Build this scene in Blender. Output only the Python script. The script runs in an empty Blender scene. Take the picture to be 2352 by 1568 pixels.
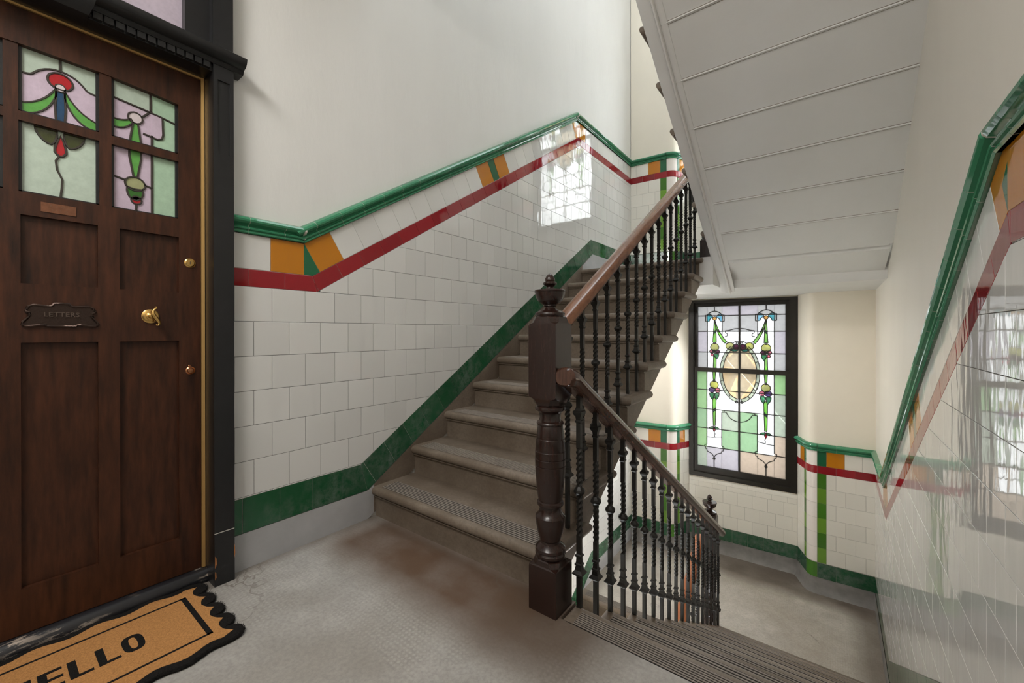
import bpy, bmesh, math, random
from mathutils import Matrix, Vector

random.seed(7)
S = bpy.context.scene
COL = S.collection
PI = math.pi

# ------------------------------------------------------------------ camera
cd = bpy.data.cameras.new('camera')
cam = bpy.data.objects.new('camera', cd)
COL.objects.link(cam)
S.camera = cam
F_PX, U0, V0, YAW = 945.07, 1157.79, 763.74, -0.66154
cd.sensor_width = 36.0
cd.lens = F_PX / 2352 * 36.0
cd.shift_x = (1176 - U0) / 2352
cd.shift_y = (V0 - 784) / 2352
cd.clip_start = 0.02
_PIT, _ROL = -0.00129, -0.00151
_r = Vector((math.cos(YAW), -math.sin(YAW), 0)); _f = Vector((math.sin(YAW), math.cos(YAW), 0)); _u = Vector((0, 0, 1))
_f2 = _f * math.cos(_PIT) + _u * math.sin(_PIT); _u2 = _u * math.cos(_PIT) - _f * math.sin(_PIT)
_ra = _r * math.cos(_ROL) + _u2 * math.sin(_ROL); _ua = _u2 * math.cos(_ROL) - _r * math.sin(_ROL)
_m = Matrix((( _ra.x, _ua.x, -_f2.x), (_ra.y, _ua.y, -_f2.y), (_ra.z, _ua.z, -_f2.z))).to_4x4()
CAM = Vector((1.99567, -0.83388, 1.03074))
_m.translation = CAM
cam.matrix_world = _m

# ------------------------------------------------------------------ light
world = bpy.data.worlds.new('overcast_sky'); S.world = world
world.use_nodes = True
bg = world.node_tree.nodes['Background']
bg.inputs[0].default_value = (0.93, 0.97, 1.0, 1)
bg.inputs[1].default_value = 20.0
S.view_settings.view_transform = 'Standard'
S.view_settings.look = 'None'
S.view_settings.gamma = 1.0
S.view_settings.use_curve_mapping = False
S.view_settings.exposure = 0.58
S.cycles.use_denoising = True
S.cycles.max_bounces = 10
S.cycles.diffuse_bounces = 6
S.cycles.glossy_bounces = 4
S.cycles.sample_clamp_indirect = 12.0
S.cycles.caustics_reflective = False
S.cycles.caustics_refractive = False


def area(name, loc, direction, sx, sy, power, color=(1, 1, 1)):
    ld = bpy.data.lights.new(name, 'AREA')
    ld.shape = 'RECTANGLE'; ld.size = sx; ld.size_y = sy
    ld.energy = power; ld.color = color
    o = bpy.data.objects.new(name, ld); COL.objects.link(o)
    o.location = loc
    o.rotation_euler = Vector(direction).to_track_quat('-Z', 'Y').to_euler()
    return o


# area light standing in for roof light daylight, and two unseen fill lights added
area('roof_light_daylight', (1.15, 2.3, 6.3), (0, 0, -1), 1.7, 3.0, 40, (0.92, 0.965, 1.0))
area('landing_fill_light', (1.2, -1.55, 3.1), (0.1, 0.45, -1), 1.2, 0.9, 62, (1.0, 0.97, 0.93))  # added fill over the landing, with no lamp behind it

area('half_landing_fill_light', (0.72, 3.62, 1.43), (0.2, -0.12, -1), 0.9, 0.45, 27, (1.0, 0.97, 0.93))  # fill added under the slab, tucked behind the climbing flight

# fill added inside the lower window to boost daylight, aimed off the right wall
area('window_fill_light', (1.42, 4.70, 0.40), (-0.60, -0.55, -0.50), 0.7, 1.6, 15, (0.96, 0.98, 1.0)).data.spread = math.radians(95)

# ------------------------------------------------------------------ levels and measures (metres)
TL = 0.153                       # tile module
LU, LL, L1 = 1.68, -1.665, 3.36  # upper half landing, lower half landing, landing above
DZ = 3.386                       # storey to storey offset of the tiling
RU, TU = 0.168, 0.2785           # risers and goings
RD, TD = 0.1665, 0.2825

# ------------------------------------------------------------------ materials


def new_mat(name):
    m = bpy.data.materials.new(name); m.use_nodes = True
    nt = m.node_tree
    return m, nt, nt.nodes['Principled BSDF']


def link(nt, a, b): nt.links.new(a, b)


def node(nt, t, **kw):
    n = nt.nodes.new(t)
    for k, v in kw.items(): setattr(n, k, v)
    return n


def pos(nt, scale=(1, 1, 1)):
    g = node(nt, 'ShaderNodeNewGeometry')
    mp = node(nt, 'ShaderNodeMapping'); mp.inputs['Scale'].default_value = scale
    link(nt, g.outputs['Position'], mp.inputs['Vector'])
    return mp.outputs['Vector']


def noise(nt, vec, scale, detail=4, rough=0.55):
    n = node(nt, 'ShaderNodeTexNoise')
    n.inputs['Scale'].default_value = scale; n.inputs['Detail'].default_value = detail
    n.inputs['Roughness'].default_value = rough
    link(nt, vec, n.inputs['Vector'])
    return n.outputs['Fac']


def ramp(nt, fac, stops):
    r = node(nt, 'ShaderNodeValToRGB')
    e = r.color_ramp.elements
    while len(e) < len(stops): e.new(0.5)
    for k, (p, c) in enumerate(stops):
        e[k].position = p
        e[k].color = (c, c, c, 1) if not hasattr(c, '__len__') else (*c, 1)
    link(nt, fac, r.inputs['Fac'])
    return r.outputs['Color']


def mixc(nt, fac, a, b, mode='MIX'):
    m = node(nt, 'ShaderNodeMix', data_type='RGBA', blend_type=mode)
    for sock, v in ((m.inputs[0], fac), (m.inputs[6], a), (m.inputs[7], b)):
        if hasattr(v, 'links') or hasattr(v, 'is_linked'): link(nt, v, sock)
        elif hasattr(v, '__len__'): sock.default_value = (*v, 1)
        else: sock.default_value = v
    return m.outputs[2]


def bump(nt, bsdf, height, strength, dist=0.01):
    b = node(nt, 'ShaderNodeBump'); b.inputs['Strength'].default_value = strength
    b.inputs['Distance'].default_value = dist
    link(nt, height, b.inputs['Height']); link(nt, b.outputs['Normal'], bsdf.inputs['Normal'])


def simple(name, color, rough=0.5, metal=0.0, spec=0.5, var=0.0, vscale=6, bmp=0, bscale=40, stretch=(1, 1, 1), dark=None, bdist=0.01):
    m, nt, b = new_mat(name)
    b.inputs['Base Color'].default_value = (*color, 1)
    b.inputs['Roughness'].default_value = rough; b.inputs['Metallic'].default_value = metal
    b.inputs['Specular IOR Level'].default_value = spec
    if var:
        n = noise(nt, pos(nt, stretch), vscale, 6, 0.6)
        d = dark or tuple(c * (1 - var) for c in color)
        link(nt, ramp(nt, n, [(0.3, d), (0.7, tuple(min(1, c * (1 + var * 0.6)) for c in color))]), b.inputs['Base Color'])
    if bmp:
        bump(nt, b, noise(nt, pos(nt, stretch), bscale, 5, 0.6), bmp, bdist)
    return m


def glaze(name, color, var=0.06, rough=0.05, wear=None, wave=0.05, spec=0.5):
    """glazed tile: small shade difference from tile to tile, slightly uneven glaze"""
    m, nt, b = new_mat(name)
    oi = node(nt, 'ShaderNodeObjectInfo')
    c = ramp(nt, oi.outputs['Random'], [(0.0, tuple(x * (1 - var) for x in color)), (1.0, tuple(min(1, x * (1 + var)) for x in color))])
    if wear:
        n = noise(nt, pos(nt, (1, 1, 1)), 22, 8, 0.7)
        n2 = noise(nt, pos(nt), 5, 3, 0.5)
        f = mixc(nt, 1.0, ramp(nt, n, [(0.38, 0.0), (0.80, 1.0)]), ramp(nt, n2, [(0.38, 0.1), (0.62, 1.0)]), 'MULTIPLY')
        c = mixc(nt, f, c, wear)
    link(nt, c, b.inputs['Base Color'])
    b.inputs['Roughness'].default_value = rough
    b.inputs['Specular IOR Level'].default_value = spec
    if wave:
        n = noise(nt, pos(nt, (1, 1, 0.35)), 16, 2, 0.4)
        bump(nt, b, n, wave, 0.02)
    return m


M = {}
M['white'] = glaze('white_glaze', (0.66, 0.655, 0.635), 0.035, 0.04, None, 0.045)
M['cream'] = glaze('cream_glaze', (0.74, 0.715, 0.645), 0.03, 0.06)
M['pinkwhite'] = glaze('bullnose_glaze', (0.78, 0.73, 0.68), 0.02, 0.08)
M['red'] = glaze('red_glaze', (0.26, 0.012, 0.018), 0.16, 0.05)
M['orange'] = glaze('orange_glaze', (0.50, 0.185, 0.010), 0.05, 0.05)
M['green'] = glaze('green_glaze', (0.010, 0.085, 0.032), 0.15, 0.06, (0.15, 0.19, 0.165))
M['greenplain'] = glaze('plain_green_glaze', (0.016, 0.115, 0.05), 0.1, 0.05)
M['rail'] = glaze('rail_green_glaze', (0.045, 0.22, 0.115), 0.10, 0.07)
M['leaf1'] = glaze('leaf_green_glaze', (0.13, 0.27, 0.03), 0.12, 0.05)
M['leaf2'] = glaze('deep_leaf_green_glaze', (0.055, 0.17, 0.018), 0.12, 0.05)
M['grout_dark'] = simple('grey_grout', (0.07, 0.066, 0.06), 0.9)
M['grout_mid'] = simple('sandy_grout', (0.34, 0.325, 0.29), 0.9)
M['grout_light'] = simple('pale_grout', (0.62, 0.60, 0.55), 0.9)
M['plaster'] = simple('white_plaster', (0.72, 0.715, 0.695), 0.55, spec=0.3, var=0.03, vscale=2.5, bmp=0.35, bscale=9, stretch=(1, 1, 0.35), bdist=0.012)
M['plaster_cream'] = simple('cream_plaster', (0.78, 0.725, 0.62), 0.5, spec=0.35, var=0.035, vscale=2, bmp=0.10, bscale=14)
M['plaster_warm'] = simple('warm_white_plaster', (0.735, 0.70, 0.63), 0.34, spec=0.4, var=0.035, vscale=2.2, bmp=0.10, bscale=9, stretch=(1, 1, 0.4))
M['soffit'] = simple('soffit_paint', (0.66, 0.655, 0.64), 0.7, spec=0.2, var=0.03, vscale=3, bmp=0.18, bscale=14)
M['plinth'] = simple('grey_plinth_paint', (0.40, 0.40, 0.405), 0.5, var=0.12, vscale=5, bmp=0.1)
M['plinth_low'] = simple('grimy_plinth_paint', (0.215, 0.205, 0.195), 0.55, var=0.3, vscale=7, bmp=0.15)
M['iron'] = simple('black_iron_paint', (0.014, 0.0125, 0.0105), 0.42, spec=0.32, var=0.3, vscale=30)
M['blackpaint'] = simple('black_gloss_paint', (0.0125, 0.0125, 0.0135), 0.38, spec=0.45, var=0.2, vscale=9, bmp=0.06, bscale=60)
M['blackchip'] = simple('chipped_black_paint', (0.014, 0.014, 0.016), 0.4, bmp=0.1)
M['barewood'] = simple('bare_wood', (0.42, 0.16, 0.045), 0.7, var=0.3, vscale=40)
M['brass_strip'] = simple('dull_brass_strip', (0.86, 0.56, 0.22), 0.55, 0.9)
M['brass'] = simple('brass', (0.72, 0.46, 0.16), 0.25, 1.0, var=0.12, vscale=25)
M['copper_plate'] = simple('worn_copper', (0.20, 0.085, 0.045), 0.5, 0.6, var=0.25, vscale=60)
M['copper'] = simple('copper', (0.52, 0.24, 0.12), 0.32, 1.0, var=0.1, vscale=25)
M['bronze'] = simple('dark_bronze', (0.06, 0.04, 0.033), 0.28, 0.85, bmp=0.15, bscale=260)
M['bronze_letters'] = simple('worn_bronze_letters', (0.16, 0.12, 0.10), 0.3, 0.85)
M['lead'] = simple('lead_came', (0.028, 0.026, 0.024), 0.55)
M['leadbrown'] = simple('brown_lead_came', (0.035, 0.027, 0.02), 0.6)
M['sash'] = simple('dark_sash_paint', (0.014, 0.0115, 0.008), 0.33, var=0.2, vscale=12)
M['stone_side'] = simple('pale_stone', (0.33, 0.30, 0.26), 0.7, var=0.16, vscale=8, bmp=0.2, bscale=60)
M['coir'] = simple('coir', (0.56, 0.27, 0.095), 0.95, spec=0.1, var=0.28, vscale=220, bmp=0.8, bscale=500, bdist=0.004)
M['coirblack'] = simple('black_coir', (0.018, 0.016, 0.015), 0.95, spec=0.15, var=0.6, vscale=260, bmp=0.9, bscale=420, bdist=0.006)
M['plate_letters'] = simple('engraving', (0.16, 0.075, 0.04), 0.6)


def mahogany(name, c1, c2, rough, stretch, scale=1.0):
    m, nt, b = new_mat(name)
    n = noise(nt, pos(nt, stretch), 9 * scale, 8, 0.65)
    n2 = noise(nt, pos(nt, tuple(0.35 * s for s in stretch)), 4 * scale, 3, 0.5)
    a = ramp(nt, n, [(0.3, c1), (0.72, c2)])
    link(nt, mixc(nt, ramp(nt, n2, [(0.35, 0.0), (0.8, 0.45)]), a, c2), b.inputs['Base Color'])
    b.inputs['Roughness'].default_value = rough
    b.inputs['Specular IOR Level'].default_value = 0.3 if name == 'door_wood' else 0.5
    bump(nt, b, n, 0.05, 0.004)
    return m


M['newel'] = mahogany('dark_mahogany', (0.008, 0.004, 0.0032), (0.032, 0.0135, 0.0095), 0.27, (14, 14, 1.2))
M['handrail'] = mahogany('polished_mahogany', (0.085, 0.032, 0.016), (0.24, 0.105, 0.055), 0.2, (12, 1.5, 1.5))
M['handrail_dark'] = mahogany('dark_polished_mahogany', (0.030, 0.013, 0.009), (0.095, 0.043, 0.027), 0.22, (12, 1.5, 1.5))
M['handrail_low'] = mahogany('lit_orange_mahogany', (0.28, 0.085, 0.03), (0.45, 0.16, 0.06), 0.35, (12, 1.5, 1.5))  # orange of the lit rail top is put into the wood colour
M['door'] = mahogany('door_wood', (0.013, 0.0055, 0.0034), (0.074, 0.0245, 0.0105), 0.42, (3, 5, 0.7))


def stone(name, c1, c2, dirt, lo=0.35):
    m, nt, b = new_mat(name)
    n = noise(nt, pos(nt), 5.5, 8, 0.62)
    n2 = noise(nt, pos(nt), 70, 4, 0.7)
    n3 = noise(nt, pos(nt), 1.9, 4, 0.55)
    a = ramp(nt, n, [(0.3, c1), (0.7, c2)])
    a = mixc(nt, ramp(nt, n3, [(0.42, 0.0), (0.68, 0.75)]), a, dirt)
    a = mixc(nt, ramp(nt, n2, [(0.35, 0.35), (0.6, 0.0)]), a, tuple(x * 0.5 for x in c1))
    link(nt, a, b.inputs['Base Color'])
    b.inputs['Roughness'].default_value = 0.52
    b.inputs['Specular IOR Level'].default_value = 0.4
    bump(nt, b, n2, 0.15, 0.004)
    return m, nt, b, a


M['step'] = stone('worn_step_stone', (0.150, 0.118, 0.088), (0.245, 0.20, 0.158), (0.115, 0.083, 0.057))[0]
M['rib_dark'] = simple('dark_groove', (0.016, 0.013, 0.011), 0.9, var=0.3, vscale=20)  # dark bed between the grip ribs
M['rib'] = simple('worn_rib', (0.25, 0.215, 0.185), 0.5, var=0.25, vscale=25)


def floor_mat(name, bands, stain, tones=((0.32, 0.305, 0.285), (0.46, 0.445, 0.42), (0.30, 0.275, 0.245))):
    """grey composition floor: dot-punched grip bands and old brown wear stains that stay where they are"""
    m, nt, b, a = stone(name, *tones)
    g = node(nt, 'ShaderNodeNewGeometry')
    sep = node(nt, 'ShaderNodeSeparateXYZ'); link(nt, g.outputs['Position'], sep.inputs[0])

    def math_(op, x, y=None, z=None):
        n = node(nt, 'ShaderNodeMath', operation=op)
        for k, v in enumerate((x, y, z)):
            if v is None: continue
            if hasattr(v, 'is_linked'): link(nt, v, n.inputs[k])
            else: n.inputs[k].default_value = v
        return n.outputs[0]

    def band(ax, lo, hi, soft=0.02):
        s = sep.outputs[ax]
        n1 = node(nt, 'ShaderNodeMapRange'); n1.inputs[1].default_value = lo - soft; n1.inputs[2].default_value = lo + soft
        link(nt, s, n1.inputs[0])
        n2 = node(nt, 'ShaderNodeMapRange'); n2.inputs[1].default_value = hi + soft; n2.inputs[2].default_value = hi - soft
        link(nt, s, n2.inputs[0])
        return math_('MULTIPLY', n1.outputs[0], n2.outputs[0])

    # dots on a 14 mm grid
    fx = math_('SUBTRACT', math_('FRACT', math_('MULTIPLY', sep.outputs[0], 62.0)), 0.5)
    fy = math_('SUBTRACT', math_('FRACT', math_('MULTIPLY', sep.outputs[1], 62.0)), 0.5)
    r2 = math_('ADD', math_('MULTIPLY', fx, fx), math_('MULTIPLY', fy, fy))
    dots = math_('LESS_THAN', r2, 0.085)
    msk = None
    for (x0, x1, y0, y1) in bands:
        k = math_('MULTIPLY', band(0, x0, x1), band(1, y0, y1))
        msk = k if msk is None else math_('MAXIMUM', msk, k)
    wearn = noise(nt, pos(nt), 6, 3)
    dm = math_('MULTIPLY', math_('MULTIPLY', dots, msk), ramp(nt, wearn, [(0.35, 0.15), (0.6, 1.0)]))
    a = mixc(nt, math_('MULTIPLY', dm, 0.30), a, (0.52, 0.50, 0.46))
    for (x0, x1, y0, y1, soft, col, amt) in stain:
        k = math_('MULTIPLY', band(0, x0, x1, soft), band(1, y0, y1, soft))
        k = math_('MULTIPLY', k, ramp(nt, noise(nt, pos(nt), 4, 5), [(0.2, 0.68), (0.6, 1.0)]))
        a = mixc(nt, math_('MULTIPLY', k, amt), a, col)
    # cracks
    v = node(nt, 'ShaderNodeTexVoronoi', feature='DISTANCE_TO_EDGE'); v.inputs['Scale'].default_value = 1.15
    nv = node(nt, 'ShaderNodeTexNoise'); nv.inputs['Scale'].default_value = 5; nv.inputs['Detail'].default_value = 6
    link(nt, g.outputs['Position'], nv.inputs['Vector'])
    link(nt, mixc(nt, 0.35, g.outputs['Position'], nv.outputs['Color']), v.inputs['Vector'])
    crack = math_('MULTIPLY', math_('LESS_THAN', v.outputs['Distance'], 0.0035), ramp(nt, n_mask(nt), [(0.52, 0.0), (0.6, 0.7)]))
    a = mixc(nt, crack, a, (0.14, 0.12, 0.10))
    link(nt, a, b.inputs['Base Color'])
    b.inputs['Roughness'].default_value = 0.42
    return m


def n_mask(nt): return noise(nt, pos(nt), 1.3, 2)


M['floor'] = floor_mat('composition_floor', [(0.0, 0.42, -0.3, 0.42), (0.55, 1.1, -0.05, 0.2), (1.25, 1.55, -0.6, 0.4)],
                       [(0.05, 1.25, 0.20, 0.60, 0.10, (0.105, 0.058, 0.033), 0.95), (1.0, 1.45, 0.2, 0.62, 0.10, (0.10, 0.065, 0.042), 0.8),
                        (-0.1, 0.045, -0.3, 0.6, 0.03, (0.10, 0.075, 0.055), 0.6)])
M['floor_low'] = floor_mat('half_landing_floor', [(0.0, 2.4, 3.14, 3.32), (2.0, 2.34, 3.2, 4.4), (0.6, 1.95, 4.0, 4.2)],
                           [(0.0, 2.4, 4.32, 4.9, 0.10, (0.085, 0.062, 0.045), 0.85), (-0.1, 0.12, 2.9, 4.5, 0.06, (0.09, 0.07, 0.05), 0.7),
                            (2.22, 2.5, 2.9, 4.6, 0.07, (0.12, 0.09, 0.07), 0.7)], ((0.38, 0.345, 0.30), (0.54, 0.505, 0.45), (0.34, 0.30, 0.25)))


def glass_window(name, color):
    m = bpy.data.materials.new(name); m.use_nodes = True
    nt = m.node_tree; nt.nodes.clear()
    out = node(nt, 'ShaderNodeOutputMaterial')
    tr = node(nt, 'ShaderNodeBsdfTranslucent')
    oi = node(nt, 'ShaderNodeObjectInfo')
    n = noise(nt, pos(nt), 30, 4, 0.6)
    c = mixc(nt, 1.0, color, ramp(nt, n, [(0.3, 0.82), (0.7, 1.0)]), 'MULTIPLY')
    c = mixc(nt, 1.0, c, ramp(nt, oi.outputs['Random'], [(0.0, 0.93), (1.0, 1.0)]), 'MULTIPLY')
    pw = node(nt, 'ShaderNodeGamma'); pw.inputs[1].default_value = 0.5
    link(nt, c, pw.inputs[0]); link(nt, pw.outputs[0], tr.inputs['Color'])
    gl = node(nt, 'ShaderNodeBsdfGlossy'); gl.inputs['Roughness'].default_value = 0.12
    mx = node(nt, 'ShaderNodeMixShader'); mx.inputs[0].default_value = 0.05
    link(nt, tr.outputs[0], mx.inputs[1]); link(nt, gl.outputs[0], mx.inputs[2]); link(nt, mx.outputs[0], out.inputs[0])
    return m


# transmittance of the pieces: clear cathedral glass, greens carrying garden light in their colour
G = {k: glass_window('window_glass_' + k, c) for k, c in dict(
    clear=(.105, .105, .104), sky_bright=(.40, .405, .40), grey=(.032, .0315, .031), lilac=(.034, .0315, .034), pale_green=(.022, .036, .017), mid_green=(.021, .033, .019), green_grey=(.029, .033, .026), peach=(.038, .030, .023)).items()}
# pot-metal pieces of the garlands, bows and medallion
G.update({k: glass_window('window_glass_' + k, tuple(min(0.9, v / 1.5) for v in c)) for k, c in dict(
    amber=(0.75, 0.53, 0.28), border=(0.48, 0.54, 0.40), ribbon=(0.19, 0.62, 0.06), blue=(0.03, 0.26, 0.40), sky=(0.16, 0.50, 0.75), cyan=(0.04, 0.36, 0.45),
    disk=(0.85, 0.42, 0.10), olive=(0.44, 0.44, 0.10), red=(0.5, 0.012, 0.03), pink=(0.85, 0.12, 0.20), rose=(0.8, 0.5, 0.55), purple=(0.085, 0.04, 0.19), plum=(0.09, 0.012, 0.05), leaf=(0.02, 0.15, 0.05),
    leaf2=(0.05, 0.16, 0.02), teal=(0.01, 0.20, 0.19), dot=(1.3, 1.3, 1.3)).items()})


def glass_door(name, color, rough=0.12):
    m, nt, b = new_mat(name)
    n = noise(nt, pos(nt), 55, 5, 0.6)
    link(nt, ramp(nt, n, [(0.3, tuple(c * 0.86 for c in color)), (0.7, color)]), b.inputs['Base Color'])
    b.inputs['Roughness'].default_value = rough
    bump(nt, b, noise(nt, pos(nt), 90, 3), 0.12, 0.004)
    return m


D = {k: glass_door('door_glass_' + k, c) for k, c in dict(
    pale=(0.50, 0.60, 0.51), lilac=(0.58, 0.47, 0.58), ribbon=(0.11, 0.36, 0.07), red=(0.45, 0.012, 0.02), blue=(0.012, 0.06, 0.14), white=(0.66, 0.58, 0.60),
    olive=(0.34, 0.35, 0.18), leaf=(0.035, 0.15, 0.02), moss=(0.05, 0.06, 0.015), mint=(0.42, 0.60, 0.44), transom=(0.52, 0.45, 0.53)).items()}

# ------------------------------------------------------------------ mesh helpers


class MB:
    def __init__(s): s.v = []; s.f = []; s.mi = []

    def add(s, vs, fs, mi=0):
        o = len(s.v); s.v += [tuple(v) for v in vs]
        s.f += [tuple(i + o for i in f) for f in fs]; s.mi += [mi] * len(fs)

    def box(s, a, b, mi=0):
        (x0, y0, z0), (x1, y1, z1) = a, b
        s.add([(x0, y0, z0), (x1, y0, z0), (x1, y1, z0), (x0, y1, z0), (x0, y0, z1), (x1, y0, z1), (x1, y1, z1), (x0, y1, z1)],
              [(0, 3, 2, 1), (4, 5, 6, 7), (0, 1, 5, 4), (1, 2, 6, 5), (2, 3, 7, 6), (3, 0, 4, 7)], mi)

    def loft(s, loops, mi=0, caps=True, closed=True):
        n = len(loops[0]); vs = [p for l in loops for p in l]; fs = []
        for k in range(len(loops) - 1):
            for i in range(n if closed else n - 1):
                j = (i + 1) % n
                fs.append((k * n + i, k * n + j, (k + 1) * n + j, (k + 1) * n + i))
        if caps:
            fs.append(tuple(reversed(range(n)))); fs.append(tuple(range((len(loops) - 1) * n, len(loops) * n)))
        s.add(vs, fs, mi)

    def prism(s, poly, fn, a, b, mi=0):
        """polygon of (p, q) swept from a to b; fn(p, q, t) -> xyz"""
        s.loft([[fn(p, q, a) for p, q in poly], [fn(p, q, b) for p, q in poly]], mi)

    def lathe(s, prof, c=(0, 0), n=24, mi=0):
        loops = [[(c[0] + r * math.cos(2 * PI * i / n), c[1] + r * math.sin(2 * PI * i / n), z) for i in range(n)] for r, z in prof]
        s.loft(loops, mi)

    def tube(s, pts, r, n=6, mi=0, flat=None):
        pts = [Vector(p) for p in pts]; loops = []
        for k, p in enumerate(pts):
            t = (pts[min(k + 1, len(pts) - 1)] - pts[max(k - 1, 0)])
            if t.length < 1e-9: t = Vector((0, 0, 1))
            t.normalize()
            ref = Vector(flat) if flat else (Vector((0, 0, 1)) if abs(t.z) < 0.9 else Vector((1, 0, 0)))
            a = t.cross(ref).normalized(); b = a.cross(t)
            rr = r[k] if hasattr(r, '__len__') else r
            loops.append([p + a * (rr * math.cos(2 * PI * i / n)) + b * (rr * math.sin(2 * PI * i / n)) for i in range(n)])
        s.loft(loops, mi)

    def strip(s, pts, w, a, b, fn, mi=0, closed=False):
        """flat came: polyline (p, q) of width w between depths a and b; fn(p, q, t)"""
        n = len(pts); L = []; R = []
        for k in range(n):
            if closed: p0, p1 = pts[(k - 1) % n], pts[(k + 1) % n]
            else: p0, p1 = pts[max(k - 1, 0)], pts[min(k + 1, n - 1)]
            dx, dy = p1[0] - p0[0], p1[1] - p0[1]; l = math.hypot(dx, dy) or 1
            nx, ny = -dy / l * w / 2, dx / l * w / 2
            L.append((pts[k][0] + nx, pts[k][1] + ny)); R.append((pts[k][0] - nx, pts[k][1] - ny))
        if closed: L.append(L[0]); R.append(R[0])
        loops = [[fn(*l, a), fn(*r, a), fn((r[0] * .75 + l[0] * .25), (r[1] * .75 + l[1] * .25), b), fn((l[0] * .75 + r[0] * .25), (l[1] * .75 + r[1] * .25), b)] for l, r in zip(L, R)]
        s.loft(loops, mi)

    def mesh(s, name, mats, angle=32, smooth=True, recalc=True):
        me = bpy.data.meshes.new(name)
        me.from_pydata(s.v, [], s.f)
        for m in (mats if isinstance(mats, (list, tuple)) else [mats]): me.materials.append(m)
        if any(s.mi): me.polygons.foreach_set('material_index', s.mi)
        if recalc:
            bm = bmesh.new(); bm.from_mesh(me); bmesh.ops.recalc_face_normals(bm, faces=bm.faces); bm.to_mesh(me); bm.free()
        if smooth:
            me.polygons.foreach_set('use_smooth', [True] * len(me.polygons))
            me.set_sharp_from_angle(angle=math.radians(angle))
        me.update()
        return me

    def obj(s, name, mats, parent=None, **kw):
        return put(name, s.mesh(name, mats, **kw), parent)


def put(name, me, parent=None, matrix=None):
    o = bpy.data.objects.new(name, me); COL.objects.link(o)
    if parent is not None: o.parent = parent
    if matrix is not None: o.matrix_local = matrix
    return o


def tag(o, label=None, cat=None, group=None, kind=None):
    if label: o['label'] = label
    if cat: o['category'] = cat
    if group: o['group'] = group
    if kind: o['kind'] = kind
    return o


def empty(name, loc=(0, 0, 0), rz=0):
    o = bpy.data.objects.new(name, None); COL.objects.link(o)
    o.location = loc; o.rotation_euler = (0, 0, rz); o.empty_display_size = 0.1
    return o


def copy_tree(o, parent=None):
    c = o.copy(); COL.objects.link(c)
    if parent is not None: c.parent = parent
    for ch in list(o.children): copy_tree(ch, c)
    return c


# ------------------------------------------------------------------ tiling


class Frame:
    def __init__(s, O, U):
        s.O = Vector((*O, 0)); s.U = Vector((*U, 0)).normalized(); s.Z = Vector((0, 0, 1)); s.N = s.U.cross(s.Z)

    def p(s, u, v, d=0): return s.O + s.U * u + s.Z * v + s.N * d

    def mat(s, u, v, d=0, tilt=0):
        m = Matrix((s.U, s.Z, s.N)).transposed()
        if tilt: m = m @ Matrix.Rotation(random.gauss(0, tilt), 3, 'X') @ Matrix.Rotation(random.gauss(0, tilt), 3, 'Y')
        m = m.to_4x4(); m.translation = s.p(u, v, d)
        return m


JT = 0.0010     # half joint
TH = 0.008      # tile thickness
BV = 0.0007


def inset(poly, d):
    n = len(poly); out = []
    for i in range(n):
        a, b, c = poly[i - 1], poly[i], poly[(i + 1) % n]
        e1 = (b[0] - a[0], b[1] - a[1]); e2 = (c[0] - b[0], c[1] - b[1])
        l1 = math.hypot(*e1) or 1e-9; l2 = math.hypot(*e2) or 1e-9
        n1 = (-e1[1] / l1, e1[0] / l1); n2 = (-e2[1] / l2, e2[0] / l2)
        k = 1 + n1[0] * n2[0] + n1[1] * n2[1]
        k = max(k, 0.35)
        out.append((b[0] + (n1[0] + n2[0]) / k * d, b[1] + (n1[1] + n2[1]) / k * d))
    return out


def parea(p): return 0.5 * sum(p[i - 1][0] * p[i][1] - p[i][0] * p[i - 1][1] for i in range(len(p)))


def clean(poly):
    out = []
    for q in poly:
        if not out or math.hypot(q[0] - out[-1][0], q[1] - out[-1][1]) > 0.002: out.append(q)
    while len(out) > 2 and math.hypot(out[0][0] - out[-1][0], out[0][1] - out[-1][1]) < 0.002: out.pop()
    if len(out) >= 3 and parea(out) < 0: out.reverse()
    return out


def clip(poly, a, b, c):
    """keep a*x+b*y<=c"""
    out = []
    for i in range(len(poly)):
        p, q = poly[i - 1], poly[i]
        dp = a * p[0] + b * p[1] - c; dq = a * q[0] + b * q[1] - c
        if (dp <= 0) != (dq <= 0):
            t = dp / (dp - dq); out.append((p[0] + (q[0] - p[0]) * t, p[1] + (q[1] - p[1]) * t))
        if dq <= 0: out.append(q)
    return out


_cache = {}


def tile_mesh(poly, matname):
    key = (matname, tuple((round(x, 4), round(y, 4)) for x, y in poly))
    if key in _cache: return _cache[key]
    o = inset(poly, JT); i = inset(poly, JT + BV)
    mb = MB()
    mb.loft([[(x, y, -TH) for x, y in o], [(x, y, -BV * 0.7) for x, y in o], [(x, y, 0) for x, y in i]])
    n = len(o); mb.f = [f for k, f in enumerate(mb.f) if k != 2 * n]; mb.mi = mb.mi[:len(mb.f)]
    me = mb.mesh('tile', M[matname], smooth=False, recalc=False)
    _cache[key] = me
    return me


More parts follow.
